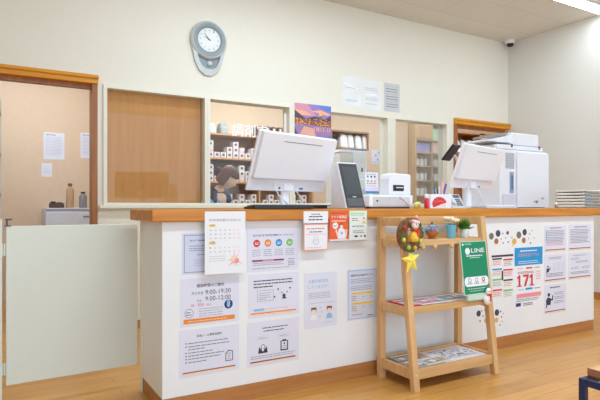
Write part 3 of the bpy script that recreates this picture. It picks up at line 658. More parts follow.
# face-reading card terminal
kx0, kx1 = 1.80, 1.945
kt = thing('card_reader_terminal', 'white card reader terminal with a dark slanted touch screen', 'terminal', (kx0, 2.545, CT))
KW = kx1-kx0
side = [(0, .0), (.17, .0), (.17, .21), (.125, .285), (.10, .285)]
vs = [(0, y, z) for y, z in side]+[(KW, y, z) for y, z in side]; n = 5
MB().add(vs, [tuple(range(n-1, -1, -1)), tuple(range(n, 2*n))]+[(i, (i+1) % n, (i+1) % n+n, i+n) for i in range(n)], PLW).build('housing', kt, bevel=.008, seg=3)
def kface(u, v, o): # u across, v up the slanted face
    d = Vector((0, .10, .285)); nn = Vector((0, -.285, .10)).normalized(); return Vector((u*KW, 0, 0))+d*v+nn*o
def kq(b, u0, u1, v0, v1, o, m): b.hexa([kface(u0, v0, o-.003), kface(u1, v0, o-.003), kface(u1, v1, o-.003), kface(u0, v1, o-.003)], [kface(u0, v0, o), kface(u1, v0, o), kface(u1, v1, o), kface(u0, v1, o)], m)
b = MB(); kq(b, .04, .96, .02, .97, .004, BLK); b.build('bezel', kt, bevel=.002)
b = MB(); kq(b, .14, .88, .30, .90, .0052, SCR); b.build('touch_screen', kt)
b = MB(); kq(b, .10, .90, .05, .22, .0055, DGREY); kq(b, .42, .6, .24, .26, .0052, LGREY); b.build('card_slot', kt)
MB().box(-.001, KW+.001, .02, .21, 0, .018, PLW).build('base', kt, bevel=.004)
# upright price card
q0 = PY(366.5, 191, 2.895)
cs = Paper(.118, .146, mat('acrylic_white', rgb(238, 238, 244), .3), .003)
cs.rect(0, 0, 1, .1, BLUE); cs.rect(0, .1, 1, .28, mat('ink_lilac', rgb(234, 220, 240), .6))
for k in range(6): cs.disc(.22+.26*(k % 3), .8-.22*(k//3), .008, [GREY, INK, PURP, GREEN, ORANGE, PINK][k], 10)
cs.lines(.1, .9, (.9, .46), GREY, .004); cs.lines(.1, .8, (.34,), PINK, .004)
t = thing('menu_card', 'small upright card with dots and a blue base between terminal and printer', 'card', (q0.x, 2.895, CT+.001))
p_ = cs.build('card_panel', t, loc=(0, .012, .105)); p_.rotation_euler = (math.radians(-4), 0, 0)
MB().box(.01, .095, .0, .045, 0, .01, PLW).box(.04, .065, .018, .024, .008, .14, PLW).build('stand', t)
# receipt drawer and printer
a = PY(368, 207, 2.62); b_ = PY(413, 207, 2.62)
DWD = b_.x-a.x
t = thing('cash_drawer', 'low white drawer box on the counter carrying the receipt printer', 'drawer box', (a.x+.01, 2.62, CT))
MB().box(0, DWD-.01, 0, .26, .012, .088, PLW).build('housing', t, bevel=.006)
MB().box(.03, DWD-.04, -.003, 0, .02, .075, PLG).build('drawer_front', t, bevel=.002)
MB().box(.02, DWD-.03, .01, .24, 0, .013, DGREY).build('foot', t)
MB().lathe([(.006, 0), (.006, .004), (.001, .005)], DGREY, 12, Matrix.Translation((.06, -.003, .05)) @ FACE).build('lock', t)
a = PY(389, 190, 2.64); b_ = PY(411, 190, 2.64); PW = b_.x-a.x
t = thing('receipt_printer', 'rounded white receipt printer with a black paper slot', 'printer', (a.x, 2.64, CT+.0885))
pr = [(0, 0), (PW, 0), (PW, .128), (PW-.006, .138), (.028, .142), (.010, .134), (0, .105)]
MB().prism(pr, 0, .10, PLW).build('housing', t, bevel=.008, seg=3)
MB().box(PW*.18, PW*.66, -.004, .01, .026, .066, BLK).build('paper_slot', t, bevel=.003)
MB().box(PW*.3, PW*.6, -.008, .0, .046, .052, PLW).build('paper_strip', t)
MB().lines if False else None
tag(MB().tube([PY(399.5, 197, 2.575), PY(404, 200, 2.57)+Vector((0, 0, 0)), PY(409, 205.4, 2.565)], .0085, PLG, 10, .006).build('pen_wand'), 'slim pale grey wand leaning against the low white drawer box', 'wand')
# little desk items
x = PY(417.5, 206, 2.57).x
t = thing('fruit_figure', 'yellow green pear shaped figure with an orange middle near the red bottle', 'figurine', (x, 2.57, CT))
MB().lathe([(.012, 0), (.022, .008), (.026, .022), (.02, .036), (.011, .042), (.001, .044)], mat('figure_lime', rgb(222, 226, 130), .6), 20).build('body', t)
MB().lathe([(.013, 0), (.011, .004), (.001, .005)], mat('figure_orange', rgb(226, 160, 90), .6), 14, Matrix.Translation((-.006, -.0235, .022)) @ FACE).build('belly', t)
x = PY(426.6, 206, 2.58).x
t = thing('glue_bottle', 'red bottle with a white cap standing beside the white flower card', 'bottle', (x, 2.58, CT))
MB().lathe([(.013, 0), (.015, .003), (.015, .066), (.012, .07)], mat('bottle_red', rgb(206, 34, 62), .35), 18).build('bottle', t)
MB().lathe([(.012, .07), (.0125, .09), (.010, .096), (.001, .097)], PLW, 18).build('cap', t)
a = PY(430.5, 207, 2.57); b_ = PY(451.5, 207, 2.57)
t = thing('card_box', 'white card box printed with a red dotted fan on the counter', 'box', (a.x, 2.57, CT))
cw = b_.x-a.x; MB().box(0, cw, 0, .035, 0, .095, PLW).build('box', t, bevel=.002)
p = Paper(cw, .095, sheet=False); pts = [(.42+.34*math.cos(a_), .34+.48*math.sin(a_)) for a_ in [math.radians(k) for k in range(10, 215, 12)]]+[(.36, .2)]
p.poly(pts, mat('fan_red', rgb(206, 52, 60), .6))
for k in range(12): p.disc(.42+R.uniform(-.24, .26), .5+R.uniform(-.05, .22), .0032, PINK, 8)
p.poly([(.4, .2), (.5, .34), (.6, .2), (.66, .32), (.72, .12)], PEACH); p.build('fan_print', t)
x = PY(440, 206, 2.66).x
t = thing('pen_cup', 'grey pen cup behind the white card box', 'pen cup', (x, 2.67, CT))
MB().lathe([(.034, 0), (.035, .1), (.032, .1), (.031, .006), (.001, .005)], PLG, 20).build('cup', t)
for px, py, m, lb in ((434, 187, mat('pen_teal', rgb(70, 120, 150), .4), 'teal pen leaning in the grey pen cup'), (437, 188.5, mat('pen_navy', rgb(56, 70, 110), .4), 'navy pen in the grey pen cup'),
                  (442.6, 181, mat('pen_salmon', rgb(240, 176, 160), .4), 'tall salmon pink marker in the grey pen cup'), (446, 184, mat('pen_violet', rgb(110, 96, 190), .4), 'violet marker in the grey pen cup'), (439.5, 186.5, mat('pen_white', rgb(230, 232, 236), .4), 'white pen in the grey pen cup')):
    e = PY(px, py, 2.67); base = Vector((x+(e.x-x)*.35, 2.67+R.uniform(-.012, .012), CT+.008)); fat = .009 if 'marker' in lb else .005
    o = tag(MB().tube([base, base+(e-base)*.8, e], fat, m, 10, fat*.9).build('pen'), lb, 'pen', 'pens in the pen cup')
# phone
a = PY(453, 207, 2.60); b_ = PY(467, 207, 2.60)
t = thing('desk_phone', 'light grey desk telephone between the pens and the smaller monitor', 'telephone', (a.x, 2.60, CT+.003))
pw = b_.x-a.x; fr = RX(math.radians(-38))
MB().box(0, pw, 0, .012, 0, .125, PLG, fr).hexa([(.01, .02, 0), (pw-.01, .02, 0), (pw-.01, .10, 0), (.01, .10, 0)], [(.01, .05, .05), (pw-.01, .05, .05), (pw-.01, .08, .06), (.01, .08, .06)], PLG).build('body', t, bevel=.003)
k = MB()
for r in range(4):
    for c in range(4): k.box(pw*.42+c*.015, pw*.42+c*.015+.011, -.003, 0, .02+r*.016, .031+r*.016, GREY, fr)
k.box(pw*.4, pw*.9, -.002, 0, .092, .115, DGREY, fr); k.build('keypad', t)
MB().box(pw*.06, pw*.3, -.022, 0, .024, .12, PLG, fr).build('handset', t, bevel=.006)
# dark customer display behind the smaller monitor
c0 = PY(451, 152.5, 2.93)
t = thing('customer_display', 'small black tilted display on a white post behind the smaller monitor', 'display', (c0.x, 2.93, CT))
hz = c0.z-CT; Md = Matrix.Translation((0, 0, hz)) @ Matrix.Rotation(math.radians(12), 4, 'Z') @ RX(math.radians(42))
MB().box(-.055, .055, -.01, .006, -.075, .075, BLK, Md).build('panel', t, bevel=.004)
MB().box(-.047, .047, -.0108, -.0098, -.066, .066, SCR, Md).build('screen', t)
MB().tube([(.03, .02, hz), (.09, .02, hz-.05), (.14, -.0, hz*.5), (.14, -.0, .01)], .012, PLW, 10).lathe([(.035, 0), (.035, .008), (.02, .014)], PLW, 20, Matrix.Translation((.14, .0, .001))).build('post', t)
# copier on a cabinet behind the counter
cab = thing('storage_cabinet', 'white cabinet behind the counter carrying the copier', 'cabinet', (3.80, 3.06, 0))
MB().box(0, .80, 0, .56, .03, .995, PLW).box(.02, .78, .02, .54, 0, .03, DGREY).build('carcass', cab, bevel=.003)
for x in (.01, .405):
    d = MB().box(x, x+.385, .56, .575, .05, .97, PLW).build('door', cab, bevel=.002)
    MB().tube([(x+(.35 if x < .2 else .035), .59, .6), (x+(.35 if x < .2 else .035), .59, .7)], .006, SILV).build('handle', d)
cp = thing('copier', 'big white office copier with a document feeder on top', 'copier', (3.865, 3.10, .996))
CW = .665; CDp = .44; GR = mat('vent_grey', rgb(172, 174, 182), .6); REC = mat('recess_white', rgb(220, 220, 228), .5)
MB().box(.0, CW, .02, CDp, .012, .43, PLW).box(.215, CW, 0, .02, .012, .515, PLW).box(.0, CW, .02, CDp, .43, .53, PLW).build('body', cp, bevel=.006)
MB().box(.02, CW-.02, .03, CDp-.02, 0, .012, DGREY).build('foot', cp)
v = MB().box(.075, .19, .018, .02, .36, .50, GR)
for k in range(9): v.box(.08, .185, .0145, .018, .366+k*.0145, .373+k*.0145, PLG)
v.build('vent_grille', cp)
MB().box(.13, .175, .012, .02, .14, .33, mat('tab_blue', rgb(150, 170, 200), .5)).box(.14, .165, .010, .012, .17, .3, mat('tab_slate', rgb(100, 120, 150), .5)).build('release_tab', cp)
MB().box(.03, .2, .004, .02, .02, .13, REC).build('side_tray', cp, bevel=.004)
s_ = MB().box(.47, .50, -.0012, 0, .05, .075, GR).box(.45, .49, -.0012, 0, .058, .07, LGREY).box(.55, .59, -.0012, 0, .085, .105, LGREY); s_.build('rating_label', cp)
MB().box(-.03, CW-.05, .03, CDp-.01, .535, .575, PLW).build('scanner', cp, bevel=.006)
MB().box(.20, CW-.08, .05, CDp-.03, .578, .695, PLW).build('feeder', cp, bevel=.012)
MB().hexa([(-.10, .06, .60), (.21, .06, .60), (.21, .34, .60), (-.10, .34, .60)], [(-.10, .06, .612), (.21, .06, .672), (.21, .34, .672), (-.10, .34, .612)], PLW).hexa([(-.02, .09, .64), (.19, .09, .678), (.19, .31, .678), (-.02, .31, .64)], [(-.02, .09, .658), (.19, .09, .69), (.19, .31, .69), (-.02, .31, .658)], mat('feeder_grey', rgb(146, 152, 152), .5)).build('feeder_tray', cp, bevel=.003)
MB().box(.16, .18, .026, .032, .555, .585, DGREY).box(CW-.115, CW-.095, .026, .032, .555, .585, DGREY).box(.0, CW-.06, .029, .03, .574, .578, DGREY).build('hinge', cp)
# letter trays at the far end
TRY = mat('tray_clear', rgb(240, 242, 236), .3); TRP = mat('tray_pinkish', rgb(240, 232, 228), .4)
def trays(label, x0, x1, y0, m, n):
    t = thing('letter_tray_stack', label, 'letter tray', (x0, y0, CT))
    W = x1-x0; D = .26; st = .155/n
    for k in range(n):
        z = .004+k*st
        tr = MB().box(0, W, 0, D, z, z+.005, TRP).box(0, .005, 0, D, z, z+.019, m).box(W-.005, W, 0, D, z, z+.019, m).box(0, W, D-.005, D, z, z+.019, m).box(0, W, 0, .005, z, z+.009, TRP).build('tray', t)
    for x, y in ((.004, .01), (W-.012, .01), (.004, D-.02), (W-.012, D-.02)): MB().box(x, x+.008, y, y+.008, 0, .158, m).build('corner_post', t)
    return t
TB = mat('packet_blue', rgb(86, 160, 216), .5)
trays('clear letter tray stack at the far end of the countertop', 4.20, 4.45, 2.55, TRY, 6)
for k in range(2): tag(MB().box(0, .09, 0, .12, 0, .012, TB).build('blue_packet', loc=(4.235, 2.56, CT+.0352+.0517*(k)), bevel=.003), ('lower' if k == 0 else 'upper')+' bright blue packet lying in the clear letter trays', 'packet')
a = PY(555, 207, 2.545)
t = thing('small_bottle', 'tiny bottle with a dark base standing before the clear letter trays', 'bottle', (a.x-.0, 2.535, CT))
MB().lathe([(.011, 0), (.012, .002), (.012, .03)], mat('bottle_brownish', rgb(160, 142, 120), .4), 14).build('body', t)
MB().lathe([(.012, .03), (.007, .036), (.007, .046), (.001, .047)], PLW, 14).build('cap', t)
# ================================================================== things on the walls
# clock
cc = PY(208, 41, DW)
ck = thing('wall_clock', 'round silver wall clock with a pendulum window below the dial', 'clock', (cc.x, DW, cc.z))
MB().lathe([(.165, 0), (.17, .012), (.168, .03), (.15, .045), (.128, .0455)], SILV, 48, FACE, cap=False).build('case', ck)
MB().lathe([(.15, .0455), (.128, .046), (.106, .038), (.104, .030)], CGREY, 48, FACE, cap=False).build('bezel', ck)
p = MB().lathe([(.107, .034), (.1, .0355), (.001, .0356)], DIAL, 40, FACE)
p.build('dial', ck)
p = Paper(1, 1, sheet=False)
for k in range(12):
    a_ = math.radians(90-30*(k+1)); p.text(str(k+1), .084*math.cos(a_), .084*math.sin(a_)-.007, .009 if k < 9 else .014, GREY, True, 'c')
for k in range(60):
    a_ = math.radians(6*k); p.disc(.098*math.cos(a_), .098*math.sin(a_), .0012, GREY, 6)
p.build('numerals', ck, loc=(0, -.0362, 0))
hm = Paper(1, 1, sheet=False)
for deg, l, wd in ((298, .05, .0045), (318, .075, .003)):
    a_ = math.radians(90-deg); u = Vector((math.cos(a_), math.sin(a_))); n_ = Vector((-u.y, u.x))
    hm.poly([tuple(-u*.012-n_*wd), tuple(u*l-n_*wd*.5), tuple(u*l+n_*wd*.5), tuple(-u*.012+n_*wd)], INK)
hm.disc(0, 0, .006, INK); hm.build('hand', ck, loc=(0, -.038, 0))
o_ = [(-.155, -.07), (-.125, -.20), (-.085, -.275), (-.03, -.312), (.03, -.312), (.085, -.275), (.125, -.20), (.155, -.07)]
i_ = [(-.11, -.12), (-.092, -.19), (-.065, -.235), (-.03, -.258), (.03, -.258), (.065, -.235), (.092, -.19), (.11, -.12)]
b = MB(); n = len(o_)
for i in range(n-1):
    A, B, C_, D_ = o_[i], o_[i+1], i_[i+1], i_[i]
    vs = [(q[0], -.002, q[1]) for q in (A, B, C_, D_)]+[(A[0], -.022, A[1]), (B[0], -.022, B[1]), (C_[0], -.034, C_[1]), (D_[0], -.034, D_[1])]
    b.add(vs, [(4, 5, 6, 7), (0, 1, 5, 4), (2, 3, 7, 6), (3, 2, 1, 0), (0, 4, 7, 3), (1, 2, 6, 5)], SILV)
b.build('lower_housing', ck)
MB().prism(i_+[(.06, -.10), (-.06, -.10)], -.010, -.004, CGREY).build('pendulum_window', ck)
MB().tube([(0, -.018, -.12), (0.01, -.018, -.19)], .003, SILV, 8).lathe([(.024, 0), (.024, .004), (.002, .008)], SILV, 20, Matrix.Translation((.01, -.016, -.205)) @ FACE).build('pendulum', ck)
# plastic sleeves above the windows
SLV = mat('plastic_sleeve', rgb(238, 239, 238), .15); GP = mat('paper_greyish', rgb(206, 206, 206), .5)
def f_sl(k):
    def f(p):
        p.lines(.15, .85, (.72, .66, .4, .34, .2) if k else (.6, .2, .15), LGREY, .006)
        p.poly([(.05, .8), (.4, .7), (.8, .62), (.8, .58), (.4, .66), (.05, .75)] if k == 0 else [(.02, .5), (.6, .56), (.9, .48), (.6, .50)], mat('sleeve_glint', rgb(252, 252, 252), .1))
    return f
def f_pg(p):
    for k in range(9): p.lines(.12, .9, (.88-k*.09,), GREY if k % 3 else LGREY, .008)
sheet('sleeved_sheet', 'first white sheet in a shiny sleeve, highest of the three above the windows', (342.5, 361.5, 75, 105), DW, f_sl(0), SLV, 'wall sheet')
sheet('sleeved_sheet', 'middle white sheet of the three above the windows', (362.3, 381.5, 79, 109.5), DW, f_sl(1), SLV, 'wall sheet')
sheet('printed_sheet', 'greyish densely printed sheet, last of the three above the windows', (384, 399.5, 82.5, 111), DW, f_pg, GP, 'wall sheet')
# dusk poster, in front of the third pane
def f_dusk(p):
    P1 = mat('dusk_peach', rgb(244, 178, 140), .5); P2 = mat('dusk_rose', rgb(214, 150, 170), .5); P3 = mat('dusk_violet', rgb(150, 130, 200), .5); P4 = mat('dusk_blue', rgb(104, 130, 214), .5)
    HL = mat('dusk_hill', rgb(92, 70, 88), .6); TW = mat('dusk_town', rgb(150, 92, 66), .6); LG = mat('dusk_lamp', rgb(250, 196, 90), .5); WA = mat('dusk_water', rgb(160, 124, 170), .4); WB_ = mat('dusk_water_light', rgb(226, 170, 150), .4)
    p.rect(0, 0, 1, 1, P3); p.poly([(0, 1), (0, .66), (.6, .66), (.35, 1)], P2); p.poly([(0, .82), (0, .66), (.5, .66), (.3, .78)], P1); p.poly([(.5, 1), (1, .8), (1, 1)], P4); p.poly([(.45, .8), (.9, .7), (1, .76), (.7, .86)], P1)
    p.poly([(0, .42), (1, .42), (1, .72), (.8, .58), (.55, .66), (.3, .56), (0, .8)], HL); p.poly([(0, .40), (1, .36), (1, .5), (.6, .52), (0, .58)], TW)
    p.rect(.66, .5, .74, .68, TW); p.poly([(.64, .68), (.76, .68), (.7, .8)], LG)
    for k in range(44): p.rect(*(lambda x, z: (x, z, x+.03, z+.025))(R.uniform(.02, .95), R.uniform(.38, .56)), LG)
    p.poly([(0, 0), (1, 0), (1, .37), (.5, .35), (0, .4)], WA); p.poly([(.1, .02), (.6, .0), (.5, .3), (.25, .34)], WB_); p.poly([(.55, 0), (1, 0), (1, .12)], P4); p.poly([(0, .3), (.12, .0), (0, 0)], HL)
    for k in range(10): p.rect(*(lambda x: (x, .22, x+.02, .34))(R.uniform(.5, .95)), WB_)
sheet('town_poster', 'poster of a lakeside town at dusk with violet and orange sky', (294.5, 331, 102.5, 137), DW-.015, f_dusk, PAPER, 'poster')
# camera dome
q = PZ(511.5, 42.0, ZC)
t = thing('security_camera', 'white dome security camera on the ceiling in the room corner', 'camera', (min(q.x, XR-.09), min(q.y, DW-.1), ZC))
MB().lathe([(.062, 0), (.062, -.02), (.055, -.04), (.045, -.045)], PLW, 24).build('housing', t)
MB().lathe([(.044, -.042), (.04, -.062), (.028, -.078), (.001, -.084)], BLK, 20).build('dome', t)
# ceiling lights
LAMP = emit('lamp_diffuser', (.97, .98, 1, 1), 7)
def lamp(label, x0, x1, y0, y1, z, energy, group='ceiling strip lights'):
    t = thing('ceiling_light', label, 'ceiling light', ((x0+x1)/2, (y0+y1)/2, z), 0, group)
    a, b_ = (x1-x0)/2, (y1-y0)/2
    MB().box(-a-.02, a+.02, -b_-.02, b_+.02, -.012, 0, PLW).build('frame', t); MB().box(-a, a, -b_, b_, -.02, -.012, LAMP).build('diffuser', t)
    l = bpy.data.lights.new('lamp', 'AREA'); l.shape = 'RECTANGLE'; l.size = x1-x0; l.size_y = y1-y0; l.energy = energy; l.color = (.93, .97, 1)
    lo = bpy.data.objects.new('lamp_light', l); COL.objects.link(lo); lo.location = ((x0+x1)/2, (y0+y1)/2, z-.03); lo.rotation_euler = (0, 0, 0)
lamp('bright white strip light on the ceiling near the right wall', 3.7, 5.62, 3.13, 3.25, ZC, 6)
lamp('added strip light on the ceiling above the counter out of frame', 1.0, 3.0, 3.13, 3.25, ZC, 20)  # out of view, added to carry on the lamp row and brighten the room
lamp('unseen added strip light over the waiting area beside the right wall', 3.4, 5.2, .7, .92, ZC, 22)  # unseen lamp, added as extra light for the waiting side
lamp('unseen added strip light over the waiting area behind the camera', .3, 2.1, .7, .92, ZC, 22)  # second unseen lamp of the added row, only there for its light
lamp('strip light inside the dispensary above the shelves', 1.9, 3.5, 5.3, 5.5, 2.75, 22, 'dispensary lights')
lamp('strip light inside the dispensary above the tall cabinet', 4.3, 5.9, 5.0, 5.2, 2.75, 18, 'dispensary lights')
lamp('strip light in the small room behind the open doorway', -.4, .8, 5.3, 5.5, 2.75, 17, 'dispensary lights')
# ================================================================== small room behind the left doorway
def f_pg2(p): p.lines(.12, .6, (.9,), INK, .006); p.lines(.1, .9, [.82-.055*k for k in range(13)], LGREY, .004)
PBL = mat('paper_cool', rgb(232, 232, 244), .7)
sheet('posted_sheet', 'white printed sheet on the inner wall beyond the doorway', (43.5, 64.5, 132, 159), YI, f_pg2, PBL, 'wall sheet')
sheet('posted_sheet', 'white printed sheet on the inner wall half hidden by the door jamb', (80.5, 97, 132.5, 158), YI, f_pg2, PBL, 'wall sheet')
sheet('memo_note', 'small square memo under the printed sheet beyond the doorway', (41.5, 52, 163, 176.5), YI, lambda p: p.lines(.15, .8, (.75, .6, .45, .3), LGREY, .004), PBL, 'memo')
FR = mat('fridge_white', rgb(222, 226, 238), .35)
t = thing('mini_fridge', 'small bluish white refrigerator beyond the left doorway', 'refrigerator', (.45, 5.98, 0))
MB().box(0, .52, .03, .40, .03, .99, FR).build('body', t, bevel=.008)
d = MB().box(0, .52, 0, .028, .05, .96, FR).build('door', t, bevel=.006); MB().box(.36, .46, -.002, 0, .90, .915, GREY).box(.48, .5, -.02, 0, .5, .8, PLG).build('handle', d)
MB().box(.0, .52, .0, .40, .985, 1.0, FR).build('top_panel', t, bevel=.004)
MB().box(.03, .07, .04, .08, 0, .03, BLK).box(.45, .49, .04, .08, 0, .03, BLK).box(.03, .07, .34, .38, 0, .03, BLK).box(.45, .49, .34, .38, 0, .03, BLK).build('foot', t)
def bottle(px, hgt, r, m, capm, label):
    x = PY(px, 206, 6.12).x; t = thing('drink_bottle', label, 'bottle', (x, 6.12, 1.0))
    MB().lathe([(r*.9, 0), (r, .006), (r, hgt*.72), (r*.5, hgt*.84), (r*.45, hgt*.9)], m, 20).build('body', t)
    MB().lathe([(r*.55, hgt*.89), (r*.55, hgt*.98), (r*.4, hgt), (.001, hgt)], capm, 16).build('cap', t)
bottle(70, .265, .04, mat('bottle_tan', rgb(198, 160, 124), .3), mat('cap_brown', rgb(120, 84, 60), .4), 'tall tan bottle standing on the small refrigerator')
bottle(83, .175, .042, mat('bottle_smoke', rgb(140, 134, 130), .3), BLK, 'short grey bottle with a black cap on the small refrigerator')
bottle(92.5, .19, .03, mat('bottle_pale', rgb(206, 196, 186), .3), PLW, 'pale slim bottle beside the door jamb on the small refrigerator')
x = PY(49.5, 206, 6.1).x
t = thing('storage_basket', 'low dark brown basket on the small refrigerator', 'basket', (x, 6.08, 1.0))
b = MB().box(0, .14, 0, .09, 0, .006, mat('basket_brown', rgb(92, 66, 52), .7)); BK = MC['basket_brown']
b.box(0, .14, 0, .005, 0, .05, BK).box(0, .14, .085, .09, 0, .05, BK).box(0, .005, 0, .09, 0, .05, BK).box(.135, .14, 0, .09, 0, .05, BK); b.build('tray', t)
MB().box(.012, .06, .012, .07, .008, .068, BLK).box(.07, .125, .015, .075, .008, .06, BK).build('contents', t)
# shelf end seen at the left edge
t = thing('storage_shelf', 'metal storage shelf whose end shows at the left doorway edge', 'shelf', (-.62, 5.2, 0))
SX = .665
p = MB()
for x in (0, SX-.03):
    for y in (0, .37): p.box(x, x+.03, y, y+.03, 0, 1.95, PLG)
p.build('post', t)
for z in (.3, .75, 1.1, 1.45, 1.8): MB().box(0, SX, 0, .40, z, z+.02, PLG).build('shelf', t)
for k, (z, hh, m, lb) in enumerate(((.772, .22, PLG, 'pale grey box'), (1.122, .2, mat('box_teal', rgb(150, 176, 176), .6), 'teal box'), (1.472, .22, mat('box_white', rgb(226, 222, 216), .6), 'white box'), (1.822, .2, mat('box_dark', rgb(76, 72, 74), .6), 'dark box'))):
    t = thing('storage_box', lb+' at the end of the metal shelf by the doorway', 'box', (-.27, 5.24, z))
    MB().box(0, .28, 0, .3, 0, hh*.8, m).build('body', t, bevel=.004); MB().box(-.004, .284, -.004, .304, hh*.78, hh, m).build('lid', t, bevel=.003)
# ================================================================== dispensary behind the windows
SHX0, SHX1, SHY = 2.10, 3.70, 6.0
t = thing('medicine_shelf', 'wooden medicine shelf behind the second window', 'shelf', (SHX0, SHY, 0))
sw = SHX1-SHX0
for x in (0, sw/2-.01, sw-.02): MB().box(x, x+.02, 0, .35, 0, 1.90, SHELFW).build('upright', t)
SZ = (1.01, 1.30, 1.59, 1.885)
for z in (.1, .55)+SZ: MB().box(.0, sw, -.005, .35, z, z+.022, SHELFW).build('shelf', t)
MB().box(0, sw, .345, .355, 0, 1.90, mat('shelf_back', rgb(196, 160, 122), .7)).build('back_panel', t)
BXW = mat('medbox_white', rgb(226, 212, 206), .6); BXL = mat('medbox_label', rgb(110, 86, 96), .6); BXP = mat('medbox_pink', rgb(226, 190, 190), .6)
b = MB().box(-.034, .034, 0, .12, 0, .066, BXW).box(-.016, .016, -.001, 0, .018, .048, BXL)
proto = b.build('medicine_box'); tag(proto, 'x', 'medicine box')
b = MB().box(-.034, .034, 0, .12, 0, .066, BXP).box(-.02, .02, -.001, 0, .03, .055, BXW)
proto2 = b.build('medicine_box'); tag(proto2, 'x', 'medicine box')
used = [False, False]
def med(x, y, z, label, group, k=0):
    src = (proto, proto2)[k]
    if used[k]: o = src.copy(); COL.objects.link(o)
    else: o = src; used[k] = True
    o.location = (x, y, z); o['label'] = label; o['group'] = group
def rowof(z, lvl, word, xs, k=lambda i: 0):
    for i, x in enumerate(xs):
        kk = k(i); c = 'pinkish' if kk else 'white'
        med(x, SHY+.012, z, '%s medicine box with a small label %s' % (c, word), '%s %s' % (c, lvl), kk)
xsf = [SHX0+.07+.082*i for i in range(18) if not abs(SHX0+.07+.082*i-(SHX0+sw/2)) < .05]
rowof(SZ[2]+.0225, 'boxes, upper row', 'in the bottom layer of the upper shelf row', xsf)
rowof(SZ[2]+.0895, 'boxes, upper row second layer', 'in the second layer of the upper shelf row', [xsf[i] for i in (0, 1, 4, 5, 6, 8, 9, 11, 13)], lambda i: i % 3 == 1)
rowof(SZ[2]+.1565, 'boxes, upper row third layer', 'in the third layer of the upper shelf row', [xsf[i] for i in (0, 1, 5, 9)])
rowof(SZ[1]+.0225, 'boxes, middle row', 'in the bottom layer of the middle shelf row', xsf, lambda i: i % 4 == 2)
rowof(SZ[1]+.0895, 'boxes, middle row second layer', 'in the second layer of the middle shelf row', [xsf[i] for i in (0, 1, 3, 4, 5, 6, 7, 9, 10, 12)])
rowof(SZ[1]+.1565, 'boxes, middle row third layer', 'in the third layer of the middle shelf row', [xsf[i] for i in (0, 1, 4, 6, 8)])
rowof(SZ[0]+.0225, 'boxes, lower row', 'in the bottom layer of the lower shelf row', xsf)
rowof(SZ[0]+.0895, 'boxes, lower row second layer', 'in the second layer of the lower shelf row', [xsf[i] for i in range(0, len(xsf), 2)])
# bags and a dark row on top of that shelf
def bag(name, label, loc, sx, sy, sz, m, cat='bag'):
    b = MB(); rr = random.Random(int(loc[0]*1000)); n = 12; lv = [(0, .92), (.08, 1), (.5, .97), (.78, .9), (.9, .8), (1, .62)]; vs = []
    for z, k in lv:
        for q in range(n):
            a = 2*math.pi*(q+.5)/n; c, d = math.cos(a), math.sin(a); e = .38
            x = math.copysign(abs(c)**e, c)*sx/2*k; y = math.copysign(abs(d)**e, d)*sy/2*k*(1-.35*z)
            vs.append((x*(1+rr.uniform(-.07, .07)), y*(1+rr.uniform(-.07, .07)), sz*z*(1+(rr.uniform(-.09, .0) if z > .6 else 0))))
    fs = [(i*n+q, i*n+(q+1) % n, (i+1)*n+(q+1) % n, (i+1)*n+q) for i in range(len(lv)-1) for q in range(n)]
    fs += [tuple(range(n-1, -1, -1)), tuple((len(lv)-1)*n+q for q in range(n))]
    b.add(vs, fs, m)
    return tag(b.build(name, loc=loc), label, cat)
BT = mat('bag_teal', rgb(176, 190, 184), .5); BG = mat('bag_grey', rgb(150, 152, 150), .5)
bag('plastic_bag', 'grey green plastic bag on the shelf top nearest the window post', (2.27, 6.13, 1.908), .15, .16, .14, BT)
bag('plastic_bag', 'grey plastic bag on the shelf top beside the grey green one', (2.45, 6.13, 1.908), .12, .16, .15, BG)
DKB = mat('binder_dark', rgb(112, 84, 78), .6)
for i in range(6):
    t = tag(MB().box(0, .05, 0, .2, 0, .135, DKB).box(.012, .038, -.001, 0, .03, .11, PEACH).build('binder', loc=(2.92+.09*i, 6.03, 1.908)), 'dark brown binder in the row on the shelf top beside the lettering', 'binder', 'binders on the shelf top')
# wall shelf with white bags behind the third window
a = PY(331, 148, 6.1); b_ = PY(369, 148, 6.1)
WS = wood('wall_shelf_brown', rgb(150, 106, 70), rgb(172, 126, 86), .6, 'X', 2)
zt = PY(350, 131, 6.1).z
t = thing('wall_shelf', 'brown wooden wall shelf box holding white bags behind the third window', 'shelf', (a.x, 6.1, a.z))
ww, hh = b_.x-a.x, zt-a.z
MB().box(0, ww, 0, .295, 0, .02, WS).build('bottom_board', t); MB().box(0, ww, 0, .295, hh-.02, hh, WS).build('top_board', t)
MB().box(0, .02, 0, .295, .02, hh-.02, WS).box(ww-.02, ww, 0, .295, .02, hh-.02, WS).build('side_board', t); MB().box(.02, ww-.02, .28, .294, .02, hh-.02, WS).build('back_board', t)
BW = mat('bag_white', rgb(232, 226, 222), .5)
for px, lb, sx in ((342, 'upright white bag at the near end of the brown wall shelf', .13), (349, 'second white bag on the brown wall shelf', .10), (356.5, 'third white bag on the brown wall shelf', .11), (364, 'rounded white bag at the far end of the brown wall shelf', .13)):
    e = PY(px, 147, 6.2); bag('paper_bag', lb, (e.x, 6.2, a.z+.021), sx, .16, hh-.055, BW)
a = PY(371.5, 163, YI)
def f_ph(p):
    p.disc(.3, .6, .02, PINK); p.disc(.7, .5, .025, RED); p.disc(.45, .3, .02, SKYB); p.rect(.5, .7, .9, .9, GB); p.lines(.1, .9, (.1,), GREY, .006)
sheet('photo_note', 'colourful photo note pinned on the dispensary wall', (371.5, 385, 149.5, 163.5), YI, f_ph, PAPERL, 'note')
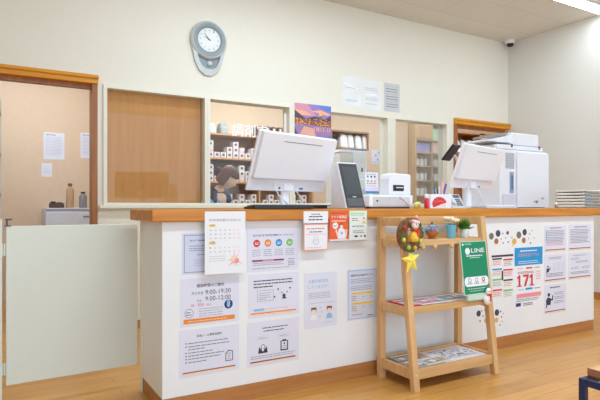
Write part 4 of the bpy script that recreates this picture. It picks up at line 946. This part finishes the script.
# work table with packaging machines
t = thing('work_table', 'white work table in the dispensary behind the third window', 'table', (3.05, 4.75, 0))
MB().box(0, 1.25, 0, .6, .87, .90, PLW).build('tabletop', t, bevel=.003)
for x in (.02, 1.19):
    for y in (.02, .54): MB().box(x, x+.04, y, y+.04, 0, .87, PLG).build('leg', t)
x = PY(354.5, 206, 4.95).x; x1 = PY(371.5, 206, 4.95).x
t = thing('packaging_machine', 'tall white packaging machine with blue top behind the third window', 'machine', (x, 4.95, .90))
mw = x1-x
zt = PY(362, 148.5, 4.95).z-.90
MB().box(0, mw, .0, .3, 0, zt*.55, PLW).box(.015, mw-.03, .05, .28, zt*.55, zt-.02, PLW).build('housing', t, bevel=.01)
MB().box(.03, mw-.05, .06, .26, zt-.02, zt, mat('machine_blue', rgb(110, 130, 190), .5)).build('top_lid', t, bevel=.004)
MB().box(mw*.55, mw*.62, .044, .05, zt*.66, zt*.72, DGREY).box(mw*.2, mw*.8, -.004, 0, zt*.2, zt*.4, PLG).build('control_panel', t)
x = PY(339, 206, 5.0).x; x1 = PY(353.5, 206, 5.0).x
t = thing('paper_feed_machine', 'pale box shaped machine beside the tall packaging machine', 'machine', (x, 4.98, .90))
zt = PY(346, 150, 5.0).z-.9
MB().box(0, x1-x-.03, 0, .3, 0, zt-.03, mat('machine_beige', rgb(224, 218, 210), .5)).build('housing', t, bevel=.01); MB().box(-.01, x1-x-.022, -.01, .31, zt-.03, zt, PLW).build('top_lid', t, bevel=.004)
# tall cabinet behind the fourth window
TY = 5.3
X0 = PY(415.5, 206, TY).x; X1 = PY(445.5, 206, TY).x; XM = PY(432.5, 206, TY).x; zt = PY(430, 124.5, TY).z
t = thing('tall_cabinet', 'tall wooden open cabinet of medicines behind the fourth window', 'cabinet', (X0, TY, 0))
W_ = X1-X0; CB = wood('cabinet_tan', rgb(176, 142, 100), rgb(194, 160, 118), .6, 'Z', 2)
for x in (0, XM-X0-.012, W_-.02): MB().box(x, x+.022, 0, .15, 0, zt, CB).build('upright', t)
MB().box(0, W_, .14, .15, 0, zt, CB).build('back_panel', t); MB().box(-.005, W_+.005, -.005, .155, zt, zt+.02, CB).build('top_board', t)
lv = [PY(424, y, TY).z for y in (195, 180, 165.5, 152, 139)]
for z in [.1, .5]+lv: MB().box(.02, W_-.02, 0, .14, z-.018, z, CB).build('shelf', t)
MB().box(.022, XM-X0-.012, -.003, .003, lv[4]+.01, zt-.005, wood('flap_brown', rgb(176, 130, 84), rgb(190, 146, 98), .6, 'X', 2)).build('flap_door', t)
def sbox(label, x0, x1, z, h_, m, group=None):
    o = thing('storage_bin', label, 'bin', (x0, TY+.02, z+.001), 0, group)
    MB().box(0, x1-x0, 0, .11, 0, h_, m).build('body', o, bevel=.006); MB().box(-.003, x1-x0+.003, -.004, 0, h_*.8, h_*.95, m).build('rim', o)
sbox('purple blue bin in the tall cabinet behind the fourth window', X0+.04, XM-.03, lv[3], .12, mat('bin_purple', rgb(146, 140, 196), .6))
sbox('pink bin in the tall cabinet behind the fourth window', XM+.03, X1-.04, lv[3], .14, mat('bin_pink', rgb(226, 190, 184), .6))
sbox('pale green bin at the top of the tall cabinet', XM+.03, X1-.04, lv[4], .15, mat('bin_green', rgb(170, 200, 160), .6))
MBW = mat('vial_white', rgb(232, 230, 228), .5); MBC = mat('vial_cap', rgb(150, 150, 158), .5)
vb = MB().lathe([(.022, 0), (.022, .06), (.012, .068)], MBW, 12); vial = None
for li, nm in ((2, 'upper'), (1, 'middle'), (0, 'lower')):
    for i in range(11):
        x = X0+.06+i*(W_-.12)/10
        if abs(x-XM) < .04: continue
        if vial is None:
            vial = thing('medicine_bottle', 'x', 'bottle', (0, 0, 0)); MB().lathe([(.022, 0), (.023, .004), (.023, .085), (.013, .096)], MBW, 12).build('body', vial); MB().lathe([(.015, .094), (.015, .115), (.001, .116)], MBC, 12).build('cap', vial)
            o = vial; o.location = (x, TY+.06, lv[li]+.001)
        else: o = dup(vial, (x, TY+.06+.02*(i % 2), lv[li]+.001))
        o['label'] = 'small white medicine bottle on the %s bottle shelf of the tall cabinet' % nm; o['group'] = 'medicine bottles, %s shelf' % nm
# wooden unit seen through the second doorway
t = thing('wooden_shelf_unit', 'brown wooden shelf unit beyond the far doorway', 'shelf', (5.75, 5.4, 0))
for x in (0, .5, 1.3): MB().box(x, x+.1 if x == .5 else x+.03, 0, .35, 0, 2.1, JAMB).build('upright', t)
for z in (.4, .9, 1.4, 1.78, 2.08): MB().box(.02, 1.31, .0, .35, z, z+.025, JAMB).build('shelf', t)
MB().box(0, 1.33, .345, .355, 0, 2.1, SHELFW).build('back_panel', t)
for i, x in enumerate((5.88, 6.02, 6.16, 6.47, 6.62)):
    bag('paper_bag', 'white bag on the brown shelf unit beyond the far doorway', (x, 5.55, 1.806), .12, .16, .2, BW)['group'] = 'bags beyond the far doorway'
# ================================================================== the pharmacist
SKIN = mat('skin', rgb(232, 196, 172), .55, var=.03); HAIR = mat('hair_brown', rgb(112, 78, 56), .55, var=.2, scale=40); VEST = mat('vest_dark', rgb(72, 74, 84), .8); SHIRT = mat('shirt_blue', rgb(150, 186, 222), .8); TROU = mat('trousers_dark', rgb(60, 62, 72), .8); MASK = mat('mask_white', rgb(240, 240, 242), .8)
def skin_mesh(name, verts, edges, m, parent, sub=2, rootv=0):
    me = bpy.data.meshes.new(name); me.from_pydata([v[0] for v in verts], edges, []); o = bpy.data.objects.new(name, me); COL.objects.link(o)
    md = o.modifiers.new('skin', 'SKIN'); md.use_smooth_shade = True
    sv = me.skin_vertices[0].data
    for i, v in enumerate(verts):
        r = v[1]; sv[i].radius = r if isinstance(r, tuple) else (r, r); sv[i].use_root = (i == rootv)
    sb = o.modifiers.new('sub', 'SUBSURF'); sb.levels = sub; sb.render_levels = sub
    dg = bpy.context.evaluated_depsgraph_get(); ev = o.evaluated_get(dg); nm = bpy.data.meshes.new_from_object(ev)
    bpy.data.objects.remove(o); o = bpy.data.objects.new(name, nm); COL.objects.link(o); nm.materials.clear(); nm.materials.append(m)
    for p in nm.polygons: p.material_index = 0; p.use_smooth = True
    o.parent = parent; return o
PY_ = 5.05; PX_ = PY(218.5, 206, 5.05).x
pe = thing('person', 'person with short brown hair in dark vest and blue shirt bowing behind the glass', 'person', (PX_, PY_, .055), math.radians(-55))
# leaning forward on a stool; local coordinates: x forward, y to their left
hx, hz = .12, 1.245
V = [((-.24, 0, .62), (.13, .16)), ((-.19, 0, .76), (.11, .14)), ((-.12, 0, .91), (.115, .16)), ((-.06, 0, 1.03), (.10, .155)), ((.0, 0, 1.12), (.055, .06)), ((.045, 0, 1.17), (.05, .05)),
     ((-.03, .16, 1.06), .055), ((.04, .21, .84), .042), ((.22, .15, .76), .034), ((.29, .13, .745), (.022, .036)),
     ((-.03, -.16, 1.06), .055), ((.04, -.21, .84), .042), ((.22, -.15, .76), .034), ((.29, -.13, .745), (.022, .036)),
     ((-.16, .10, .62), .085), ((.24, .12, .58), .06), ((.22, .12, .14), .04), ((.22, .12, .05), .045), ((.36, .13, .035), .032),
     ((-.16, -.10, .62), .085), ((.24, -.12, .58), .06), ((.22, -.12, .14), .04), ((.22, -.12, .05), .045), ((.36, -.13, .035), .032)]
E = [(0,1),(1,2),(2,3),(3,4),(4,5),(3,6),(6,7),(7,8),(8,9),(3,10),(10,11),(11,12),(12,13),(0,14),(14,15),(15,16),(16,17),(17,18),(0,19),(19,20),(20,21),(21,22),(22,23)]
for sy in (1, -1):   # fingers
    b0 = 9 if sy == 1 else 13
    for k, (dy, l) in enumerate(((-.027, .062), (-.009, .075), (.009, .07), (.027, .055))):
        i = len(V); V += [((.32, sy*.13+dy, .745), .009), ((.32+l*.6, sy*.13+dy*1.15, .738), .0085), ((.32+l, sy*.13+dy*1.2, .718), .007)]; E += [(b0, i), (i, i+1), (i+1, i+2)]
    i = len(V); V += [((.285, sy*.13-sy*.035, .738), .011), ((.32, sy*.13-sy*.058, .726), .009)]; E += [(b0, i), (i, i+1)]
body = skin_mesh('body', V, E, SKIN, pe)
# head with face, one sculpted surface tilted down
tilt = Matrix.Translation((hx, 0, hz)) @ Matrix.Rotation(math.radians(40), 4, 'Y') @ Matrix.Rotation(math.radians(10), 4, 'Z') @ Matrix.Scale(.98, 4)
hm = MB(); n, k2 = 24, 18; vs = []
for i in range(k2+1):
    th = math.pi*i/k2
    for j in range(n):
        a = 2*math.pi*j/n; d = Vector((math.sin(th)*math.cos(a), math.sin(th)*math.sin(a), -math.cos(th)))
        r = Vector((d.x*.095, d.y*.075, d.z*.118))
        front = max(0, d.x)
        if d.z < -.1: r.x *= 1-.12*(-d.z-.1); r.y *= 1-.35*(-d.z-.1)
        r.x += .020*math.exp(-((d.y)**2/.012+(d.z+.12)**2/.03))*front      # nose
        r.x += .006*math.exp(-((d.y)**2/.03+(d.z+.52)**2/.006))*front        # lips
        r.x += .008*math.exp(-((d.y)**2/.04+(d.z+.85)**2/.02))*front         # chin
        for s1 in (1, -1): r.x -= .010*math.exp(-((d.y-s1*.38)**2/.02+(d.z-.05)**2/.012))*front
        vs.append(r)
fs = [(i*n+j, i*n+(j+1) % n, (i+1)*n+(j+1) % n, (i+1)*n+j) for i in range(k2) for j in range(n)]
hm.add(vs, fs, SKIN, True, tilt)
for s1 in (1, -1):
    hm.lathe([(.001, -.006), (.02, -.003), (.026, .003), (.016, .006), (.001, .004)], SKIN, 14, tilt @ Matrix.Translation((-.005, s1*.074, -.01)) @ RX(-s1*math.pi/2) @ Matrix.Diagonal((.7, 1.2, 1, 1)))
    e_ = tilt @ Vector((.078, s1*.029, .008)); hm.ball(e_, .009, PAPER, 10, 8); e_ = tilt @ Vector((.0845, s1*.029, .006)); hm.ball(e_, .0045, INK, 8, 6)
LIP = mat('lip', rgb(196, 120, 112), .5); hm.ball(tilt @ Vector((.09, 0, -.06)), .012, LIP, 12, 8, (.5, 1.4, .4))
hd = hm.build('head', pe)
# bob hair: a shell over the crown, sides and back with strands hanging
hr = MB(); vs = []; n, k2 = 32, 16
def hair_r(d):
    return Vector((d.x*.108-.008, d.y*.092, d.z*.128+.006))
keep = {}
for i in range(k2+1):
    th = math.pi*.66*i/k2
    for j in range(n):
        a = 2*math.pi*j/n; d = Vector((math.sin(th)*math.cos(a), math.sin(th)*math.sin(a), math.cos(th)))
        r = hair_r(d)
        if d.z < .1: r = hair_r(Vector((math.cos(a), math.sin(a), .05)))*Vector((1, 1, 1)).x if False else Vector((math.cos(a)*.105-.010, math.sin(a)*.094, .10*d.z/.81*1.25))
        r += r.normalized()*.003*math.sin(11*a+3*th); keep[(i, j)] = d; vs.append(r)
fs = []
for i in range(k2):
    for j in range(n):
        d = keep[(i, j)]; a = 2*math.pi*(j+.5)/n
        fx = math.cos(a)
        if fx > .35 and d.z < .48: continue       # open at the face
        fs.append((i*n+j, (i+1)*n+j, (i+1)*n+(j+1) % n, i*n+(j+1) % n))
hr.add(vs, fs, HAIR, True, tilt)
ho = hr.build('hair', pe); so_ = ho.modifiers.new('s', 'SOLIDIFY'); so_.thickness = .014
# clothes
TV = [((-.24, 0, .60), (.145, .175)), ((-.19, 0, .76), (.125, .155)), ((-.12, 0, .91), (.13, .175)), ((-.06, 0, 1.035), (.112, .165)), ((-.015, 0, 1.10), (.072, .085)), ((-.03, .165, 1.06), .068), ((.02, .195, .93), .06), ((-.03, -.165, 1.06), .068), ((.02, -.195, .93), .06)]
skin_mesh('shirt', TV, [(0,1),(1,2),(2,3),(3,4),(3,5),(5,6),(3,7),(7,8)], SHIRT, pe)
VV = [((-.25, 0, .61), (.155, .18)), ((-.21, 0, .76), (.130, .165)), ((-.155, 0, .91), (.132, .182)), ((-.10, 0, 1.03), (.115, .18)), ((-.035, .16, 1.075), (.095, .085)), ((-.035, -.16, 1.075), (.095, .085)), ((.03, .15, .97), (.09, .08)), ((.03, -.15, .97), (.09, .08))]
skin_mesh('vest', VV, [(0,1),(1,2),(2,3),(3,4),(3,5),(4,6),(5,7)], VEST, pe)
TR = [((-.24, 0, .61), (.14, .17)), ((-.16, .10, .62), .1), ((.24, .12, .58), .072), ((.22, .12, .16), .052), ((-.16, -.10, .62), .1), ((.24, -.12, .58), .072), ((.22, -.12, .16), .052)]
skin_mesh('trousers', TR, [(0,1),(1,2),(2,3),(0,4),(4,5),(5,6)], TROU, pe)
MB().ball((0, 0, 0), .05, mat('hair_dark', rgb(52, 42, 40), .6), 14, 10, (.8, .8, 1.2)).build('hair_bun', ho, loc=tuple(tilt @ Vector((-.115, .0, -.02))))
for s1 in (1, -1): skin_mesh('shoe', [((.20, s1*.12, .05), .05), ((.30, s1*.125, .042), .042), ((.38, s1*.13, .036), .034)], [(0,1),(1,2)], BLK, pe)
t = thing('office_stool', 'round dark stool under the person in the dispensary', 'stool', (PX_-.13, PY_+.18, 0))
MB().lathe([(.17, .40), (.19, .41), (.19, .432), (.17, .44), (.001, .44)], BLK, 28).build('seat', t)
MB().lathe([(.025, .05), (.025, .40)], SILV, 14).build('column', t)
for k in range(5):
    a = k*2*math.pi/5; MB().tube([(0, 0, .06), (.22*math.cos(a), .22*math.sin(a), .045)], .015, BLK, 8).ball((.22*math.cos(a), .22*math.sin(a), .025), .025, BLK, 10, 8).build('leg', t)
# ================================================================== bench corner at the front right
BL = mat('bench_steel_blue', rgb(30, 46, 92), .4, .1); BW_ = wood('bench_seat_wood', rgb(206, 160, 104), rgb(222, 178, 122), .45, 'X', 2); EDG = mat('bench_edge', rgb(168, 112, 84), .5)
q = PZ(583, 378, .40)
bn = thing('waiting_bench', 'wooden waiting bench with dark blue steel legs at the front corner', 'bench', (q.x, q.y, 0))
for x in (0, 1.25):
    for y in (-.30, 0): MB().box(x-.009, x+.014, y-.012, y+.012, 0, .40, BL).build('leg', bn, bevel=.003)
MB().box(.016, 1.24, -.008, .010, .375, .399, BLK).box(.016, 1.24, -.31, -.292, .375, .399, BLK).box(-.006, .010, -.286, -.014, .375, .399, BL).box(1.243, 1.259, -.286, -.014, .375, .399, BL).build('frame', bn)
MB().box(.05, 1.21, -.31, .012, .400, .426, BW_).box(.046, .05, -.31, .012, .400, .426, EDG).build('seat', bn)
q = PZ(598.5, 358.5, .427)
tag(MB().box(0, .16, -.05, .05, 0, .032, BLK).build('black_case', loc=(q.x, min(q.y, bn.location.y-.06), .427), bevel=.008), 'small black case lying on the bench at the picture edge', 'case')
# ================================================================== light
wd = bpy.data.worlds.new('world'); SC.world = wd; wd.use_nodes = True
bg = wd.node_tree.nodes['Background']; bg.inputs[0].default_value = (.84, .92, 1, 1); bg.inputs[1].default_value = 1.75
SC.view_settings.view_transform = 'Standard'; SC.view_settings.look = 'None'; SC.view_settings.exposure = .28; SC.view_settings.use_white_balance = True; SC.view_settings.white_balance_temperature = 5700; SC.view_settings.white_balance_tint = 4
